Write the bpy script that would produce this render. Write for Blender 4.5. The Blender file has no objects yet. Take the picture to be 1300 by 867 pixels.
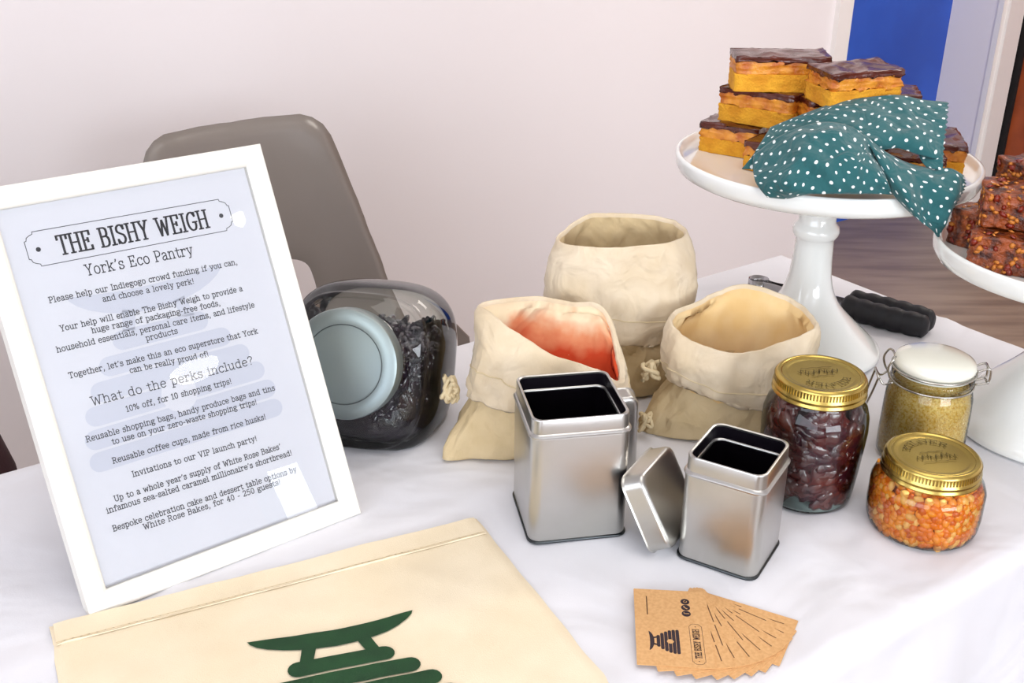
import bpy, bmesh, math, random
from math import sin, cos, pi, radians as R, sqrt, atan2, hypot
from mathutils import Vector, Matrix, noise
C = bpy.context.scene.collection
SC = bpy.context.scene

# ---------------------------------------------------------------- camera
# world: table top at z = TZ, x right, y away from the camera
TZ = 0.79
cam_d = bpy.data.cameras.new('camera')
cam_d.sensor_width = 36.0; cam_d.lens = 1375 / 1300 * 36; cam_d.clip_start = 0.02
cam = bpy.data.objects.new('camera', cam_d); C.objects.link(cam)
P_, R_ = R(25), R(0.48)
_f = Vector((0, cos(P_), -sin(P_))); _r = Vector((1, 0, 0)); _u = Vector((0, sin(P_), cos(P_)))
_rr = _r * cos(R_) + _u * sin(R_); _uu = -_r * sin(R_) + _u * cos(R_)
CAMROT = Matrix((_rr, _uu, -_f)).transposed()
cam.matrix_world = Matrix.Translation((0, 0, TZ + 0.5345)) @ CAMROT.to_4x4()
SC.camera = cam

# ---------------------------------------------------------------- world and light
w = bpy.data.worlds.new('world'); SC.world = w; w.use_nodes = True
w.node_tree.nodes['Background'].inputs[0].default_value = (0.80, 0.88, 1.0, 1)
w.node_tree.nodes['Background'].inputs[1].default_value = 1.0
A35 = R(35); E1 = Vector((cos(A35), sin(A35), 0)); E2 = Vector((-sin(A35), cos(A35), 0))
def room(a, b, z=0): return E1 * a + E2 * b + Vector((0, 0, z))

def area(name, pos, direction, sx, sy, power, color):
    l = bpy.data.lights.new(name, 'AREA'); l.shape = 'RECTANGLE'; l.size = sx; l.size_y = sy
    l.energy = power; l.color = color
    o = bpy.data.objects.new(name, l); C.objects.link(o)
    o.location = pos; o.rotation_euler = Vector(direction).to_track_quat('-Z', 'Y').to_euler()
    return o
area('daylight_left_window', room(-2.42, -0.9, 1.75), E1, 3.0, 1.5, 64, (0.84, 0.90, 1.0))
area('daylight_front_window', room(-0.2, -4.35, 1.75), E2, 2.6, 1.5, 168, (0.88, 0.93, 1.0))
area('daylight_high_window', room(2.53, -4.35, 2.22), E2, 0.2, 0.34, 1.6, (0.9, 0.95, 1.0))
area('overhead_fill', room(0.6, 0.3, 2.74), (0, 0, -1), 1.2, 1.2, 12, (1.0, 0.97, 0.92))  # added soft fill from above, no fitting modelled there
area('wall_wash_fill', room(2.7, 0.9, 2.74), (0, 0, -1), 1.2, 0.6, 30, (1.0, 0.93, 0.84))  # added warm fill that brightens the far wall, no fitting there
SC.view_settings.view_transform = 'Standard'; SC.view_settings.look = 'None'
SC.view_settings.gamma = 1.0; SC.view_settings.exposure = -0.15
SC.cycles.max_bounces = 10; SC.cycles.diffuse_bounces = 5; SC.cycles.glossy_bounces = 5
SC.cycles.transparent_max_bounces = 24; SC.cycles.sample_clamp_indirect = 6

# ---------------------------------------------------------------- helpers
def lin(h):
    h = h.lstrip('#'); v = [int(h[i:i+2], 16) / 255 for i in (0, 2, 4)]
    return tuple(c / 12.92 if c <= 0.04045 else ((c + 0.055) / 1.055) ** 2.4 for c in v) + (1,)

def mat(name, color, rough=0.5, metal=0.0, noise_scale=None, color2=None, bump=0.0, bump_scale=None,
        spec=0.5, coat=0.0, sheen=0.0, detail=4, lo=0.35, hi=0.65, bdist=0.002, sss=0.0, trans=0.0):
    m = bpy.data.materials.new(name); m.use_nodes = True
    nt = m.node_tree; b = nt.nodes['Principled BSDF']
    b.inputs['Base Color'].default_value = lin(color); b.inputs['Roughness'].default_value = rough
    b.inputs['Metallic'].default_value = metal; b.inputs['Specular IOR Level'].default_value = spec
    b.inputs['Coat Weight'].default_value = coat; b.inputs['Sheen Weight'].default_value = sheen
    if sss:
        b.inputs['Subsurface Weight'].default_value = sss; b.inputs['Subsurface Radius'].default_value = (.01, .006, .004)
        b.inputs['Subsurface Scale'].default_value = 1.0
    if trans: b.inputs['Transmission Weight'].default_value = trans
    tc = nt.nodes.new('ShaderNodeTexCoord')
    if color2:
        n = nt.nodes.new('ShaderNodeTexNoise'); n.inputs['Scale'].default_value = noise_scale; n.inputs['Detail'].default_value = detail
        nt.links.new(tc.outputs['Object'], n.inputs['Vector'])
        r = nt.nodes.new('ShaderNodeValToRGB'); r.color_ramp.elements[0].position = lo; r.color_ramp.elements[1].position = hi
        r.color_ramp.elements[0].color = lin(color); r.color_ramp.elements[1].color = lin(color2)
        nt.links.new(n.outputs['Fac'], r.inputs['Fac']); nt.links.new(r.outputs['Color'], b.inputs['Base Color'])
    if bump:
        n2 = nt.nodes.new('ShaderNodeTexNoise'); n2.inputs['Scale'].default_value = bump_scale or noise_scale; n2.inputs['Detail'].default_value = 6
        nt.links.new(tc.outputs['Object'], n2.inputs['Vector'])
        bp = nt.nodes.new('ShaderNodeBump'); bp.inputs['Strength'].default_value = bump; bp.inputs['Distance'].default_value = bdist
        nt.links.new(n2.outputs['Fac'], bp.inputs['Height']); nt.links.new(bp.outputs['Normal'], b.inputs['Normal'])
    return m

def wrinkle_bump(m, scale, dist, strength=.6, detail=2.5):
    """a second, broader relief chained under the fine weave"""
    nt = m.node_tree; b = nt.nodes['Principled BSDF']; tc = [n for n in nt.nodes if n.type == 'TEX_COORD'][0]
    n = nt.nodes.new('ShaderNodeTexNoise'); n.inputs['Scale'].default_value = scale; n.inputs['Detail'].default_value = detail; n.inputs['Distortion'].default_value = .9
    bp = nt.nodes.new('ShaderNodeBump'); bp.inputs['Strength'].default_value = strength; bp.inputs['Distance'].default_value = dist
    nt.links.new(tc.outputs['Object'], n.inputs['Vector']); nt.links.new(n.outputs['Fac'], bp.inputs['Height'])
    fine = [q for q in nt.nodes if q.type == 'BUMP' and q != bp]
    if fine: nt.links.new(bp.outputs['Normal'], fine[0].inputs['Normal'])
    else: nt.links.new(bp.outputs['Normal'], b.inputs['Normal'])

def glass_mat(name, tint, edge, ior=1.5, edge_pow=1.6, gloss_rough=0.0):
    """thin-walled clear glass: fresnel reflection over a tinted see-through wall, darker where the wall is seen edge-on"""
    m = bpy.data.materials.new(name); m.use_nodes = True; nt = m.node_tree
    nt.nodes.clear(); L = nt.links.new
    out = nt.nodes.new('ShaderNodeOutputMaterial'); mix = nt.nodes.new('ShaderNodeMixShader')
    fr = nt.nodes.new('ShaderNodeFresnel'); fr.inputs['IOR'].default_value = ior
    tr = nt.nodes.new('ShaderNodeBsdfTransparent'); gl = nt.nodes.new('ShaderNodeBsdfGlossy'); gl.inputs['Roughness'].default_value = gloss_rough
    lw = nt.nodes.new('ShaderNodeLayerWeight'); lw.inputs['Blend'].default_value = 0.5
    pw = nt.nodes.new('ShaderNodeMath'); pw.operation = 'POWER'; pw.inputs[1].default_value = edge_pow
    mc = nt.nodes.new('ShaderNodeMix'); mc.data_type = 'RGBA'
    mc.inputs[6].default_value = lin(tint); mc.inputs[7].default_value = lin(edge)
    L(lw.outputs['Facing'], pw.inputs[0]); L(pw.outputs[0], mc.inputs[0]); L(mc.outputs[2], tr.inputs['Color'])
    L(fr.outputs[0], mix.inputs[0]); L(tr.outputs[0], mix.inputs[1]); L(gl.outputs[0], mix.inputs[2]); L(mix.outputs[0], out.inputs[0])
    return m

def obj(name, verts, faces, m, parent=None, smooth=True, loc=None, autosmooth=None):
    me = bpy.data.meshes.new(name); me.from_pydata([tuple(v) for v in verts], [], faces); me.update()
    bm = bmesh.new(); bm.from_mesh(me); bmesh.ops.recalc_face_normals(bm, faces=bm.faces[:]); bm.to_mesh(me); bm.free()
    if m: me.materials.append(m)
    for p in me.polygons: p.use_smooth = smooth
    if smooth and autosmooth: me.set_sharp_from_angle(angle=R(autosmooth))
    o = bpy.data.objects.new(name, me); C.objects.link(o)
    if parent: o.parent = parent
    if loc: o.location = loc
    return o

def thing(name, label, cat, loc=(0, 0, 0), rot=(0, 0, 0), group=None, mw=None):
    o = bpy.data.objects.new(name, None); C.objects.link(o); o.empty_display_size = 0.02
    o.location = loc; o.rotation_euler = rot
    if mw is not None: o.matrix_world = mw
    o['label'] = label; o['category'] = cat
    if group: o['group'] = group
    return o

def tag(o, label=None, cat=None, group=None, kind=None):
    if label: o['label'] = label
    if cat: o['category'] = cat
    if group: o['group'] = group
    if kind: o['kind'] = kind
    return o

class MB:
    def __init__(s): s.v = []; s.f = []
    def add(s, v, f):
        k = len(s.v); s.v += [Vector(p) for p in v]; s.f += [tuple(i + k for i in q) for q in f]
    def box(s, x0, x1, y0, y1, z0, z1, M=None):
        v = [Vector((x, y, z)) for z in (z0, z1) for y in (y0, y1) for x in (x0, x1)]
        if M: v = [M @ p for p in v]
        s.add(v, [(0, 2, 3, 1), (4, 5, 7, 6), (0, 1, 5, 4), (2, 6, 7, 3), (0, 4, 6, 2), (1, 3, 7, 5)])
    def build(s, name, m, parent=None, smooth=False, **k): return obj(name, s.v, s.f, m, parent, smooth, **k)

def loft(rings, close0=True, close1=True):
    n = len(rings[0]); v = [p for r in rings for p in r]; f = []
    for i in range(len(rings) - 1):
        for j in range(n):
            k = (j + 1) % n; f.append((i*n+j, i*n+k, (i+1)*n+k, (i+1)*n+j))
    if close0: f.append(tuple(range(n))[::-1])
    if close1: f.append(tuple((len(rings)-1)*n + j for j in range(n)))
    return v, f

def circle(r, z, n=48, sx=1, sy=1): return [(r*cos(2*pi*i/n)*sx, r*sin(2*pi*i/n)*sy, z) for i in range(n)]
def lathe(prof, n=64, c0=True, c1=True): return loft([circle(r, z, n) for r, z in prof], c0, c1)

def rrect(hx, hy, r, z, seg=6):
    """rounded rectangle ring"""
    out = []; r = min(r, hx, hy)
    for cx, cy, a0 in ((hx-r, hy-r, 0), (-hx+r, hy-r, 90), (-hx+r, -hy+r, 180), (hx-r, -hy+r, 270)):
        for i in range(seg + 1):
            a = R(a0 + 90 * i / seg); out.append((cx + r*cos(a), cy + r*sin(a), z))
    return out

def tube(pts, r, n=8, closed=False):
    pts = [Vector(p) for p in pts]; rings = []; m = len(pts)
    up = Vector((0, 0, 1)); prev = None
    for i, p in enumerate(pts):
        if closed: t = pts[(i+1) % m] - pts[i-1]
        else: t = pts[min(i+1, m-1)] - pts[max(i-1, 0)]
        t.normalize()
        if prev is None:
            a = t.cross(up)
            if a.length < 0.1: a = t.cross(Vector((1, 0, 0)))
        else: a = prev - t * prev.dot(t)
        a.normalize(); b = t.cross(a); prev = a
        rr = r[i] if isinstance(r, (list, tuple)) else r
        rings.append([p + a*rr*cos(2*pi*k/n) + b*rr*sin(2*pi*k/n) for k in range(n)])
    if closed:
        rings.append(rings[0]); return loft(rings, False, False)
    return loft(rings)

def catmull(pts, k=6, closed=False):
    pts = [Vector(p) for p in pts]; m = len(pts); out = []
    rng = range(m) if closed else range(m - 1)
    for i in rng:
        if closed: a, b, c, d = pts[i-1], pts[i], pts[(i+1) % m], pts[(i+2) % m]
        else: a, b, c, d = pts[max(i-1, 0)], pts[i], pts[i+1], pts[min(i+2, m-1)]
        for j in range(k):
            t = j / k
            out.append(0.5 * ((2*b) + (c-a)*t + (2*a-5*b+4*c-d)*t*t + (3*b-a-3*c+d)*t**3))
    if not closed: out.append(pts[-1])
    return out

def nz(x, y, z): return noise.noise(Vector((x, y, z)))

# ---------------------------------------------------------------- stroke lettering (slab-serif, drawn as flat strokes)
G = {}
def g(ch, w, *paths): G[ch] = (w, paths)
# units: cap height 14, x-height 10; path string: points; leading ~ = smooth; 's' = serif bar centred at point
g('a', 9, '~1,8 2.5,9.8 5.5,9.8 7,7.5 7,1.5 7.6,.3 9,.5', '~7,6 3.5,5.4 1,3.2 1.6,.8 4,.1 7,2.4')
g('b', 9.5, '0,14 1.8,14 1.8,0', '~1.8,7.5 4,10 7.5,9 8.6,5 7.5,1 4,0 1.8,2')
g('c', 8.5, '~8,8 7.4,9.2 5,10 2,8.5 .8,5 2,1.4 5,0 8,1.6', '8,9.6 8,7')
g('d', 9.8, '6,14 7.8,14 7.8,0 9.6,0', '~7.8,7.5 5.5,10 2,9 .9,5 2,1 5.5,0 7.8,2')
g('e', 9, '~1,5.4 8.2,5.4 7.6,8.6 4.8,10 2,8.6 .9,5 2,1.4 5,0 8,1.6')
g('f', 7, '~7.5,12 6,14 4,13.4 3.2,11 3.2,0', '0,9.5 6.5,9.5', '1,0 5.6,0')
g('g', 9, '~4.2,10 1.4,9 1.2,6 4.2,4.4 7.2,6 7,9 4.2,10', '~2.4,4.8 1,2.6 3,1.4 7,1 8.3,-1.2 6.5,-3.6 2.5,-3.6 .6,-1.8 2.4,.9', '7,9 9,10')
g('h', 10.4, '0,14 1.8,14 1.8,0', '~1.8,7 4,9.8 7,9.6 8.3,7 8.3,0', '0,0 3.8,0', '6.4,0 10.2,0')
g('i', 5, '.4,10 2.5,10 2.5,0', '.2,0 4.8,0', '2.3,13.6 2.6,12.4')
g('j', 5, '.8,10 3.2,10 3.2,-2', '~3.2,-2 2.2,-4 0,-3.4', '3,13.6 3.3,12.4')
g('k', 10, '0,14 1.8,14 1.8,0', '0,0 3.8,0', '8,9.6 1.8,3.8', '4.2,6 8.4,0', '6.2,9.8 9.6,9.8', '6.6,0 10,0')
g('l', 5, '.4,14 2.5,14 2.5,0', '.2,0 4.8,0')
g('m', 15, '0,10 1.8,10 1.8,0', '~1.8,7 3.8,9.8 6.2,9.4 7.3,7 7.3,0', '~7.3,7 9.4,9.8 11.8,9.4 12.9,7 12.9,0', '0,0 3.6,0', '5.6,0 9,0', '11.2,0 14.8,0')
g('n', 10.4, '0,10 1.8,10 1.8,0', '~1.8,7 4,9.8 7,9.6 8.3,7 8.3,0', '0,0 3.8,0', '6.4,0 10.2,0')
g('o', 9.4, '~4.7,10 1.8,8.6 .8,5 1.8,1.4 4.7,0 7.6,1.4 8.6,5 7.6,8.6 4.7,10')
g('p', 9.6, '0,10 1.8,10 1.8,-4', '~1.8,7.5 4,10 7.5,9 8.6,5 7.5,1 4,0 1.8,2', '0,-4 4,-4')
g('q', 9.6, '9.4,10 7.8,10 7.8,-4', '~7.8,7.5 5.5,10 2,9 .9,5 2,1 5.5,0 7.8,2', '5.8,-4 9.6,-4')
g('r', 8, '0,10 2,10 2,0', '~2,6.5 4.4,9.6 7.4,9.4 7.6,7.8', '0,0 4.6,0')
g('s', 8, '~7,8 6,9.6 3.6,10 1.4,8.6 1.6,6.4 4,5.2 6.8,4 7.2,1.8 5,0 2.4,.2 .8,2', '7,9.8 7,7.2', '.9,2.8 .9,.2')
g('t', 7, '~3,13 3,2 4,.2 6,.2 7,1.6', '0,9.6 6.4,9.6')
g('u', 10.4, '0,10 1.8,10 1.8,4', '~1.8,4 2.4,.8 5,0 8.2,3', '6.4,10 8.2,10 8.2,0 10.2,0')
g('v', 9.6, '1.4,10 4.8,0 8.2,10', '0,10 3.4,10', '6.4,10 9.8,10')
g('w', 14, '1.4,10 4,0 7,9 10,0 12.6,10', '0,10 3.4,10', '10.8,10 14,10')
g('x', 9.6, '1.4,10 8,0', '8,10 1.4,0', '0,10 3.4,10', '6.2,10 9.6,10', '0,0 3.4,0', '6.2,0 9.6,0')
g('y', 9.8, '1.4,10 5,0.4', '8.4,10 4,-3.4 1.4,-3.6', '0,10 3.4,10', '6.4,10 9.8,10')
g('z', 9, '1,7.6 1,10 7.8,10 1,0 8,0 8,2.4')
g('A', 12, '1.6,0 6,14 10.4,0', '3.2,5 8.8,5', '0,0 3.8,0', '8.2,0 12,0', '4,14 6,14')
g('B', 10.5, '2,0 2,14', '~0.2,14 6,14 8.4,12.6 8.4,9 6.2,7.5 2,7.5', '~2,7.5 7,7.5 9.4,5.6 9.2,1.8 6.6,0 0.2,0')
g('E', 10.5, '2,0 2,14', '0.2,14 9,14 9,11', '2,7.3 6.6,7.3 6.6,8.8 6.6,5.8', '0.2,0 9.6,0 9.6,3')
g('G', 11.5, '~10,11 7.6,13.8 4,13.4 1.2,10 1.2,4 4,.4 8,.4 9.8,3 9.8,6', '7,6.2 11.4,6.2', '10,13.8 10,10.6')
g('H', 12, '2,0 2,14', '10,0 10,14', '2,7.3 10,7.3', '0,0 4,0', '8,0 12,0', '0,14 4,14', '8,14 12,14')
g('I', 5.4, '2.7,0 2.7,14', '.5,0 4.9,0', '.5,14 4.9,14')
g('K', 11.5, '2,0 2,14', '9.5,14 2,6', '4.6,8.6 9.8,0', '0,0 4,0', '0,14 4,14', '7.8,14 11.2,14', '8,0 11.6,0')
g('L', 10, '2,0 2,14', '0,14 4,14', '0,0 9.4,0 9.4,3')
g('N', 12.5, '2,0 2,14 10.4,0 10.4,14', '0,0 4,0', '0,14 2,14', '8.6,14 12.4,14')
g('P', 10, '2,0 2,14', '~0.2,14 6,14 8.8,12 8.8,8.6 6.4,6.4 2,6.4', '0,0 4.4,0')
g('R', 11.4, '2,0 2,14', '~0.2,14 6,14 8.8,12.4 8.8,9 6.4,7.2 2,7.2', '6,7.2 9.6,0 11.4,0', '0,0 4,0')
g('S', 10, '~8.6,11 7.4,13.4 4.4,14 1.6,12.4 1.4,9.4 4.4,7.6 7.8,6 8.8,3 6.8,.4 3.6,.2 1.2,2.6', '8.7,13.8 8.7,10.6', '1.1,3.4 1.1,.2')
g('T', 11, '5.5,0 5.5,14', '.6,11 .6,14 10.4,14 10.4,11', '3.4,0 7.6,0')
g('U', 12, '~2,14 2,4 3.6,.8 6,0 8.6,.8 10,4 10,14', '0,14 4,14', '8,14 12,14')
g('V', 12, '2,14 6,0 10,14', '0,14 4,14', '8,14 12,14')
g('W', 16.5, '2,14 5,0 8.2,12 11.4,0 14.4,14', '0,14 4,14', '12.4,14 16.4,14')
g('Y', 11.5, '1.8,14 5.8,6.6 9.8,14', '5.8,6.6 5.8,0', '0,14 3.8,14', '8,14 11.6,14', '3.8,0 7.8,0')
g('0', 9.5, '~4.7,14 2,12 1.2,7 2,2 4.7,0 7.4,2 8.2,7 7.4,12 4.7,14')
g('1', 7, '1,11.4 3.8,14 3.8,0', '1,0 6.6,0')
g('2', 9.5, '~1.2,11 2.4,13.6 5,14 7.8,12.4 7.8,9.4 5,5 1,0', '1,0 8.6,0 8.6,2.6')
g('4', 9.8, '6.6,0 6.6,14 .8,4 9.4,4', '4.6,0 8.6,0')
g('5', 9.5, '7.8,14 2,14 1.6,7.8', '~1.6,7.8 4.6,9 7.8,7.4 8.2,4 6.4,.6 3,.2 1,2.2')
g('%', 14, '~3,14 1,12 1.2,9.4 3,8 4.8,9.4 5,12 3,14', '~10.6,6 8.6,4 8.8,1.4 10.6,0 12.4,1.4 12.6,4 10.6,6', '10.4,14 3,0')
g(',', 4.4, '~2.4,1.4 2.6,-.6 1.2,-3'); g('.', 4.4, '2,1.2 2.2,0')
g('!', 4.6, '2.4,14 2.4,4.6', '2.3,1.2 2.5,0'); g("'", 4, '~2.6,14 2.6,12.4 1.4,10.6')
g('-', 6.4, '1,5 5.4,5'); g(' ', 5.6); g('?', 8.6, '~1,11 2.2,13.6 5,14 7.4,12.2 7,9.4 4.4,7 4.2,4.4', '4.1,1.2 4.3,0')

def strokes(text, caps_only=False, gap=1.6):
    x = 0; out = []
    for ch in text:
        w_, paths = G[ch]
        for p in paths:
            sm = p[0] == '~'; pts = [tuple(map(float, q.split(','))) for q in p.lstrip('~').split()]
            if sm: pts = [tuple(q)[:2] for q in catmull([(a, b, 0) for a, b in pts], 3)]
            out.append([(x + a, b) for a, b in pts])
        x += w_ + gap
    return out, x - gap
def text_geo(text, x0, x1, y0, y1, hgt, wt, z):
    """text fitted between x0 and x1, base line from y0 to y1; hgt = cap height; wt = stroke width"""
    st, W = strokes(text); sx = (x1 - x0) / W; sy = hgt / 14; v = []; f = []
    sl = (y1 - y0) / (x1 - x0)
    for p in st:
        q = [(x0 + a*sx, y0 + b*sy + a*sx*sl) for a, b in p]
        for (ax, ay), (bx, by) in zip(q, q[1:]):
            dx, dy = bx-ax, by-ay; l = hypot(dx, dy) or 1e-9; dx /= l; dy /= l; h = wt/2
            ax -= dx*h*.7; ay -= dy*h*.7; bx += dx*h*.7; by += dy*h*.7; k = len(v)
            v += [(ax - dy*h, ay + dx*h, z), (ax + dy*h, ay - dx*h, z), (bx + dy*h, by - dx*h, z), (bx - dy*h, by + dx*h, z)]
            f.append((k, k+1, k+2, k+3))
    return v, f
def ribbon(pts, wt, z, closed=False):
    v = []; f = []; q = pts + [pts[0]] if closed else pts
    for (ax, ay), (bx, by) in zip(q, q[1:]):
        dx, dy = bx-ax, by-ay; l = hypot(dx, dy) or 1e-9; dx /= l; dy /= l; h = wt/2; k = len(v)
        ax -= dx*h; ay -= dy*h; bx += dx*h; by += dy*h
        v += [(ax - dy*h, ay + dx*h, z), (ax + dy*h, ay - dx*h, z), (bx + dy*h, by - dx*h, z), (bx - dy*h, by + dx*h, z)]
        f.append((k, k+1, k+2, k+3))
    return v, f
def badge_pts(cx, cy, hw, hh, n):
    """name-plate outline with scalloped corners"""
    q = []
    for sx, sy in ((1, 1), (1, -1), (-1, -1), (-1, 1)):
        c = [(hw - n*1.15, hh), (hw - n*1.1, hh - n*.28), (hw - n*.7, hh - n*.42), (hw - n*.35, hh - n*.62), (hw - n*.22, hh - n), (hw, hh - n*1.05)]
        if (sx, sy) in ((1, -1), (-1, 1)): c = c[::-1]
        q += [(cx + sx*a, cy + sy*b) for a, b in c]
    return q
def hive_polys(s):
    """emblem: shallow bowl on two feet over six stacked rounded bars; unit width of the bowl = s; origin at the bowl's top centre"""
    out = []; n = 14
    hat = [(-.5 + i/n, .035*(abs(2*i/n - 1))**2-.035) for i in range(n+1)] + [(.5*cos(pi*i/n), -.19*sin(pi*i/n)**1.25) for i in range(1, n)]
    out.append(hat)
    for sg in (-1, 1): out.append([(sg*.20, -.15), (sg*.12, -.17), (sg*.155, -.285), (sg*.235, -.285)])
    ws = [.62, .86, 1.04, 1.18, 1.26, 1.28]; cyh = -.27 - 3.5*.137; rh = .115
    for i, wd in enumerate(ws):
        t = -.27 - i*.137; b = t - .122; r = .061; cy = (t+b)/2
        right = [(wd/2 - r + r*sin(pi*k/8), cy + r*cos(pi*k/8)) for k in range(9)]
        if abs(cy - cyh) < rh + .06:      # bar cut by the round hole
            def hx(y): return sqrt(max(rh*rh - (y-cyh)**2, 0))
            inner = [(hx(y), y) for y in [b + (t-b)*k/6 for k in range(7)]]
            out.append(right + inner); out.append([(-x, y) for x, y in right + inner])
        else: out.append(right + [(-x, y) for x, y in right[::-1]])
    return [[(x*s, y*s) for x, y in p] for p in out]
def polys_geo(polys, z, M=None):
    v = []; f = []
    for p in polys:
        k = len(v); v += [(x, y, z) for x, y in p]; f.append(tuple(range(k, k+len(p))))
    return v, f

# ================================================================= THE SETTING
M_wall = mat('wall_paint', '#efe8e8', 0.75, bump=0.12, bump_scale=60, bdist=.001)
M_ceil = mat('ceiling_paint', '#eeeeee', 0.9)
M_white = mat('white_gloss_paint', '#f1ece8', 0.35, bump=.05, bump_scale=30)
M_floor = mat('wood_look_vinyl', '#7f6d60', 0.42, noise_scale=2.2, color2='#9d8a78', bump=.1, bump_scale=40)
nt = M_floor.node_tree; tc = [n for n in nt.nodes if n.type == 'TEX_COORD'][0]; nn = [n for n in nt.nodes if n.type == 'TEX_NOISE'][0]
mp = nt.nodes.new('ShaderNodeMapping'); mp.inputs['Scale'].default_value = (1.2, 9, 1); nt.links.new(tc.outputs['Object'], mp.inputs[0]); nt.links.new(mp.outputs[0], nn.inputs['Vector'])
def quad_wall(name, pts, m, kind='structure'):
    o = obj(name, pts, [tuple(range(len(pts)))], m, smooth=False); o['kind'] = kind; return o
def room_box(name, a0, a1, b0, b1, z0, z1, m, kind='structure', parent=None):
    mb = MB(); mb.box(a0, a1, b0, b1, z0, z1); v = [room(p.x, p.y, p.z) for p in mb.v]
    o = obj(name, v, mb.f, m, parent, smooth=False)
    if kind and not parent: o['kind'] = kind
    return o
AL, AR, BF, BB, CZ = -2.6, 3.945, -4.6, 2.33, 2.8
room_box('floor', AL-.2, AR+.3, BF-.2, BB+1.4, -0.1, 0, M_floor)
room_box('ceiling', AL-.2, AR+.3, BF-.2, BB+1.4, CZ, CZ+.1, M_ceil)
# back wall with an opening between a = 2.90 and 3.77
w_ = MB(); w_.box(AL, 2.92, BB, BB+.22, 0, CZ); w_.box(3.77, AR+.2, BB, BB+.22, 0, CZ); w_.box(2.92, 3.77, BB, BB+.22, 2.1, CZ)
o = obj('wall_back', [room(p.x, p.y, p.z) for p in w_.v], w_.f, M_wall, smooth=False); o['kind'] = 'structure'
room_box('trim_1', 2.87, 2.935, BB-.018, BB, 0, 2.12, M_white)
t2 = MB(); t2.box(3.765, 3.90, BB-.022, BB, 0, 2.12); t2.box(3.79, 3.885, BB-.034, BB-.022, 0, 2.12)
o = obj('trim_2', [room(p.x, p.y, p.z) for p in t2.v], t2.f, M_white, smooth=False); o['kind'] = 'structure'
room_box('trim_3', 2.87, 3.90, BB-.022, BB, 2.12, 2.2, M_white)
M_blue = mat('blue_door_paint', '#2f5fc8', 0.45, noise_scale=3, color2='#2650b4')
d1 = room_box('door_1', 2.93, 3.77, BB+.19, BB+.21, 0, 2.1, M_blue)
hb, hf = lathe([(.009, 0), (.009, .045), (.022, .05), (.026, .06), (.02, .072), (.008, .075)], 20)
Mh = Matrix((E1, Vector((0, 0, 1)), -E2)).transposed()
hv = [Mh @ Vector(p) + room(3.0, BB+.19, 1.0) for p in hb]
obj('door_handle', hv, hf, mat('steel_handle', '#b8b8bc', .3, 1), d1)
# right wall: timber door frame with grey-blue glazing next to the corner
wr = MB(); wr.box(AR, AR+.2, BF, BB, 2.15, CZ); wr.box(AR, AR+.2, BF, 0.6, 0, 2.15)
o = obj('wall_right', [room(p.x, p.y, p.z) for p in wr.v], wr.f, M_wall, smooth=False); o['kind'] = 'structure'
M_door = mat('orange_brown_timber', '#8a3d1c', 0.4, noise_scale=12, color2='#a34b22')
d2 = MB()
d2.box(AR-.02, AR+.06, BB-.20, BB-.045, 0, 2.15); d2.box(AR-.02, AR+.06, 0.6, .72, 0, 2.15)
d2.box(AR-.02, AR+.06, .72, BB-.20, 2.03, 2.15)
o = obj('door_2', [room(p.x, p.y, p.z) for p in d2.v], d2.f, M_door, smooth=False); o['kind'] = 'structure'
l2 = MB(); l2.box(AR, AR+.04, .74, BB-.205, .01, 2.02)
leaf = obj('door_leaf', [room(p.x, p.y, p.z) for p in l2.v], l2.f, M_door, o, smooth=False)
l3 = MB(); l3.box(AR-.006, AR, .78, BB-.215, .03, .34)
obj('kick_plate', [room(p.x, p.y, p.z) for p in l3.v], l3.f, mat('grey_blue_plate', '#5d6a7c', .4, noise_scale=2, color2='#687487'), leaf)
room_box('gap_shade_strip', AR-.035, AR+.0, BB-.045, BB, 0, 2.2, mat('dark_gap', '#120e10', .8))  # solid black strip standing in for the shade of an open gap
# left wall and front wall (behind the camera) with their windows
def wall_with_holes(name, horizontal_axis, fixed0, fixed1, lo, hi, holes):
    """holes: list (u0,u1,z0,z1) sorted along u, not overlapping"""
    mb = MB(); cur = lo
    def bx(u0, u1, z0, z1):
        if horizontal_axis == 'a': mb.box(u0, u1, fixed0, fixed1, z0, z1)
        else: mb.box(fixed0, fixed1, u0, u1, z0, z1)
    for u0, u1, z0, z1 in holes:
        bx(cur, u0, 0, CZ); bx(u0, u1, 0, z0); bx(u0, u1, z1, CZ); cur = u1
    bx(cur, hi, 0, CZ)
    o = obj(name, [room(p.x, p.y, p.z) for p in mb.v], mb.f, M_wall, smooth=False); o['kind'] = 'structure'
wall_with_holes('wall_left', 'b', AL-.2, AL, BF, BB, [(-2.5, .7, .95, 2.55)])
wall_with_holes('wall_front', 'a', BF-.2, BF, AL, AR, [(-1.6, 1.2, .95, 2.55), (2.38, 2.68, 2.0, 2.45)])
M_pane = glass_mat('window_glass', '#f4f8f8', '#c8d8d4')
def window(name, axis, fixed, u0, u1, z0, z1, nm):
    mb = MB(); t = .05
    def bx(a, b, c, d, m=mb, k=.03):
        if axis == 'a': m.box(a, b, fixed-k, fixed+k, c, d)
        else: m.box(fixed-k, fixed+k, a, b, c, d)
    bx(u0, u1, z0, z0+t); bx(u0, u1, z1-t, z1); bx(u0, u0+t, z0+t, z1-t); bx(u1-t, u1, z0+t, z1-t)
    for i in range(1, nm): u = u0 + (u1-u0)*i/nm; bx(u-t/2, u+t/2, z0+t, z1-t)
    o = obj(name, [room(p.x, p.y, p.z) for p in mb.v], mb.f, M_white, smooth=False); o['kind'] = 'structure'
    mg = MB(); bx(u0+t, u1-t, z0+t, z1-t, mg, .004)
    obj('window_pane', [room(p.x, p.y, p.z) for p in mg.v], mg.f, M_pane, o, smooth=False)
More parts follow.
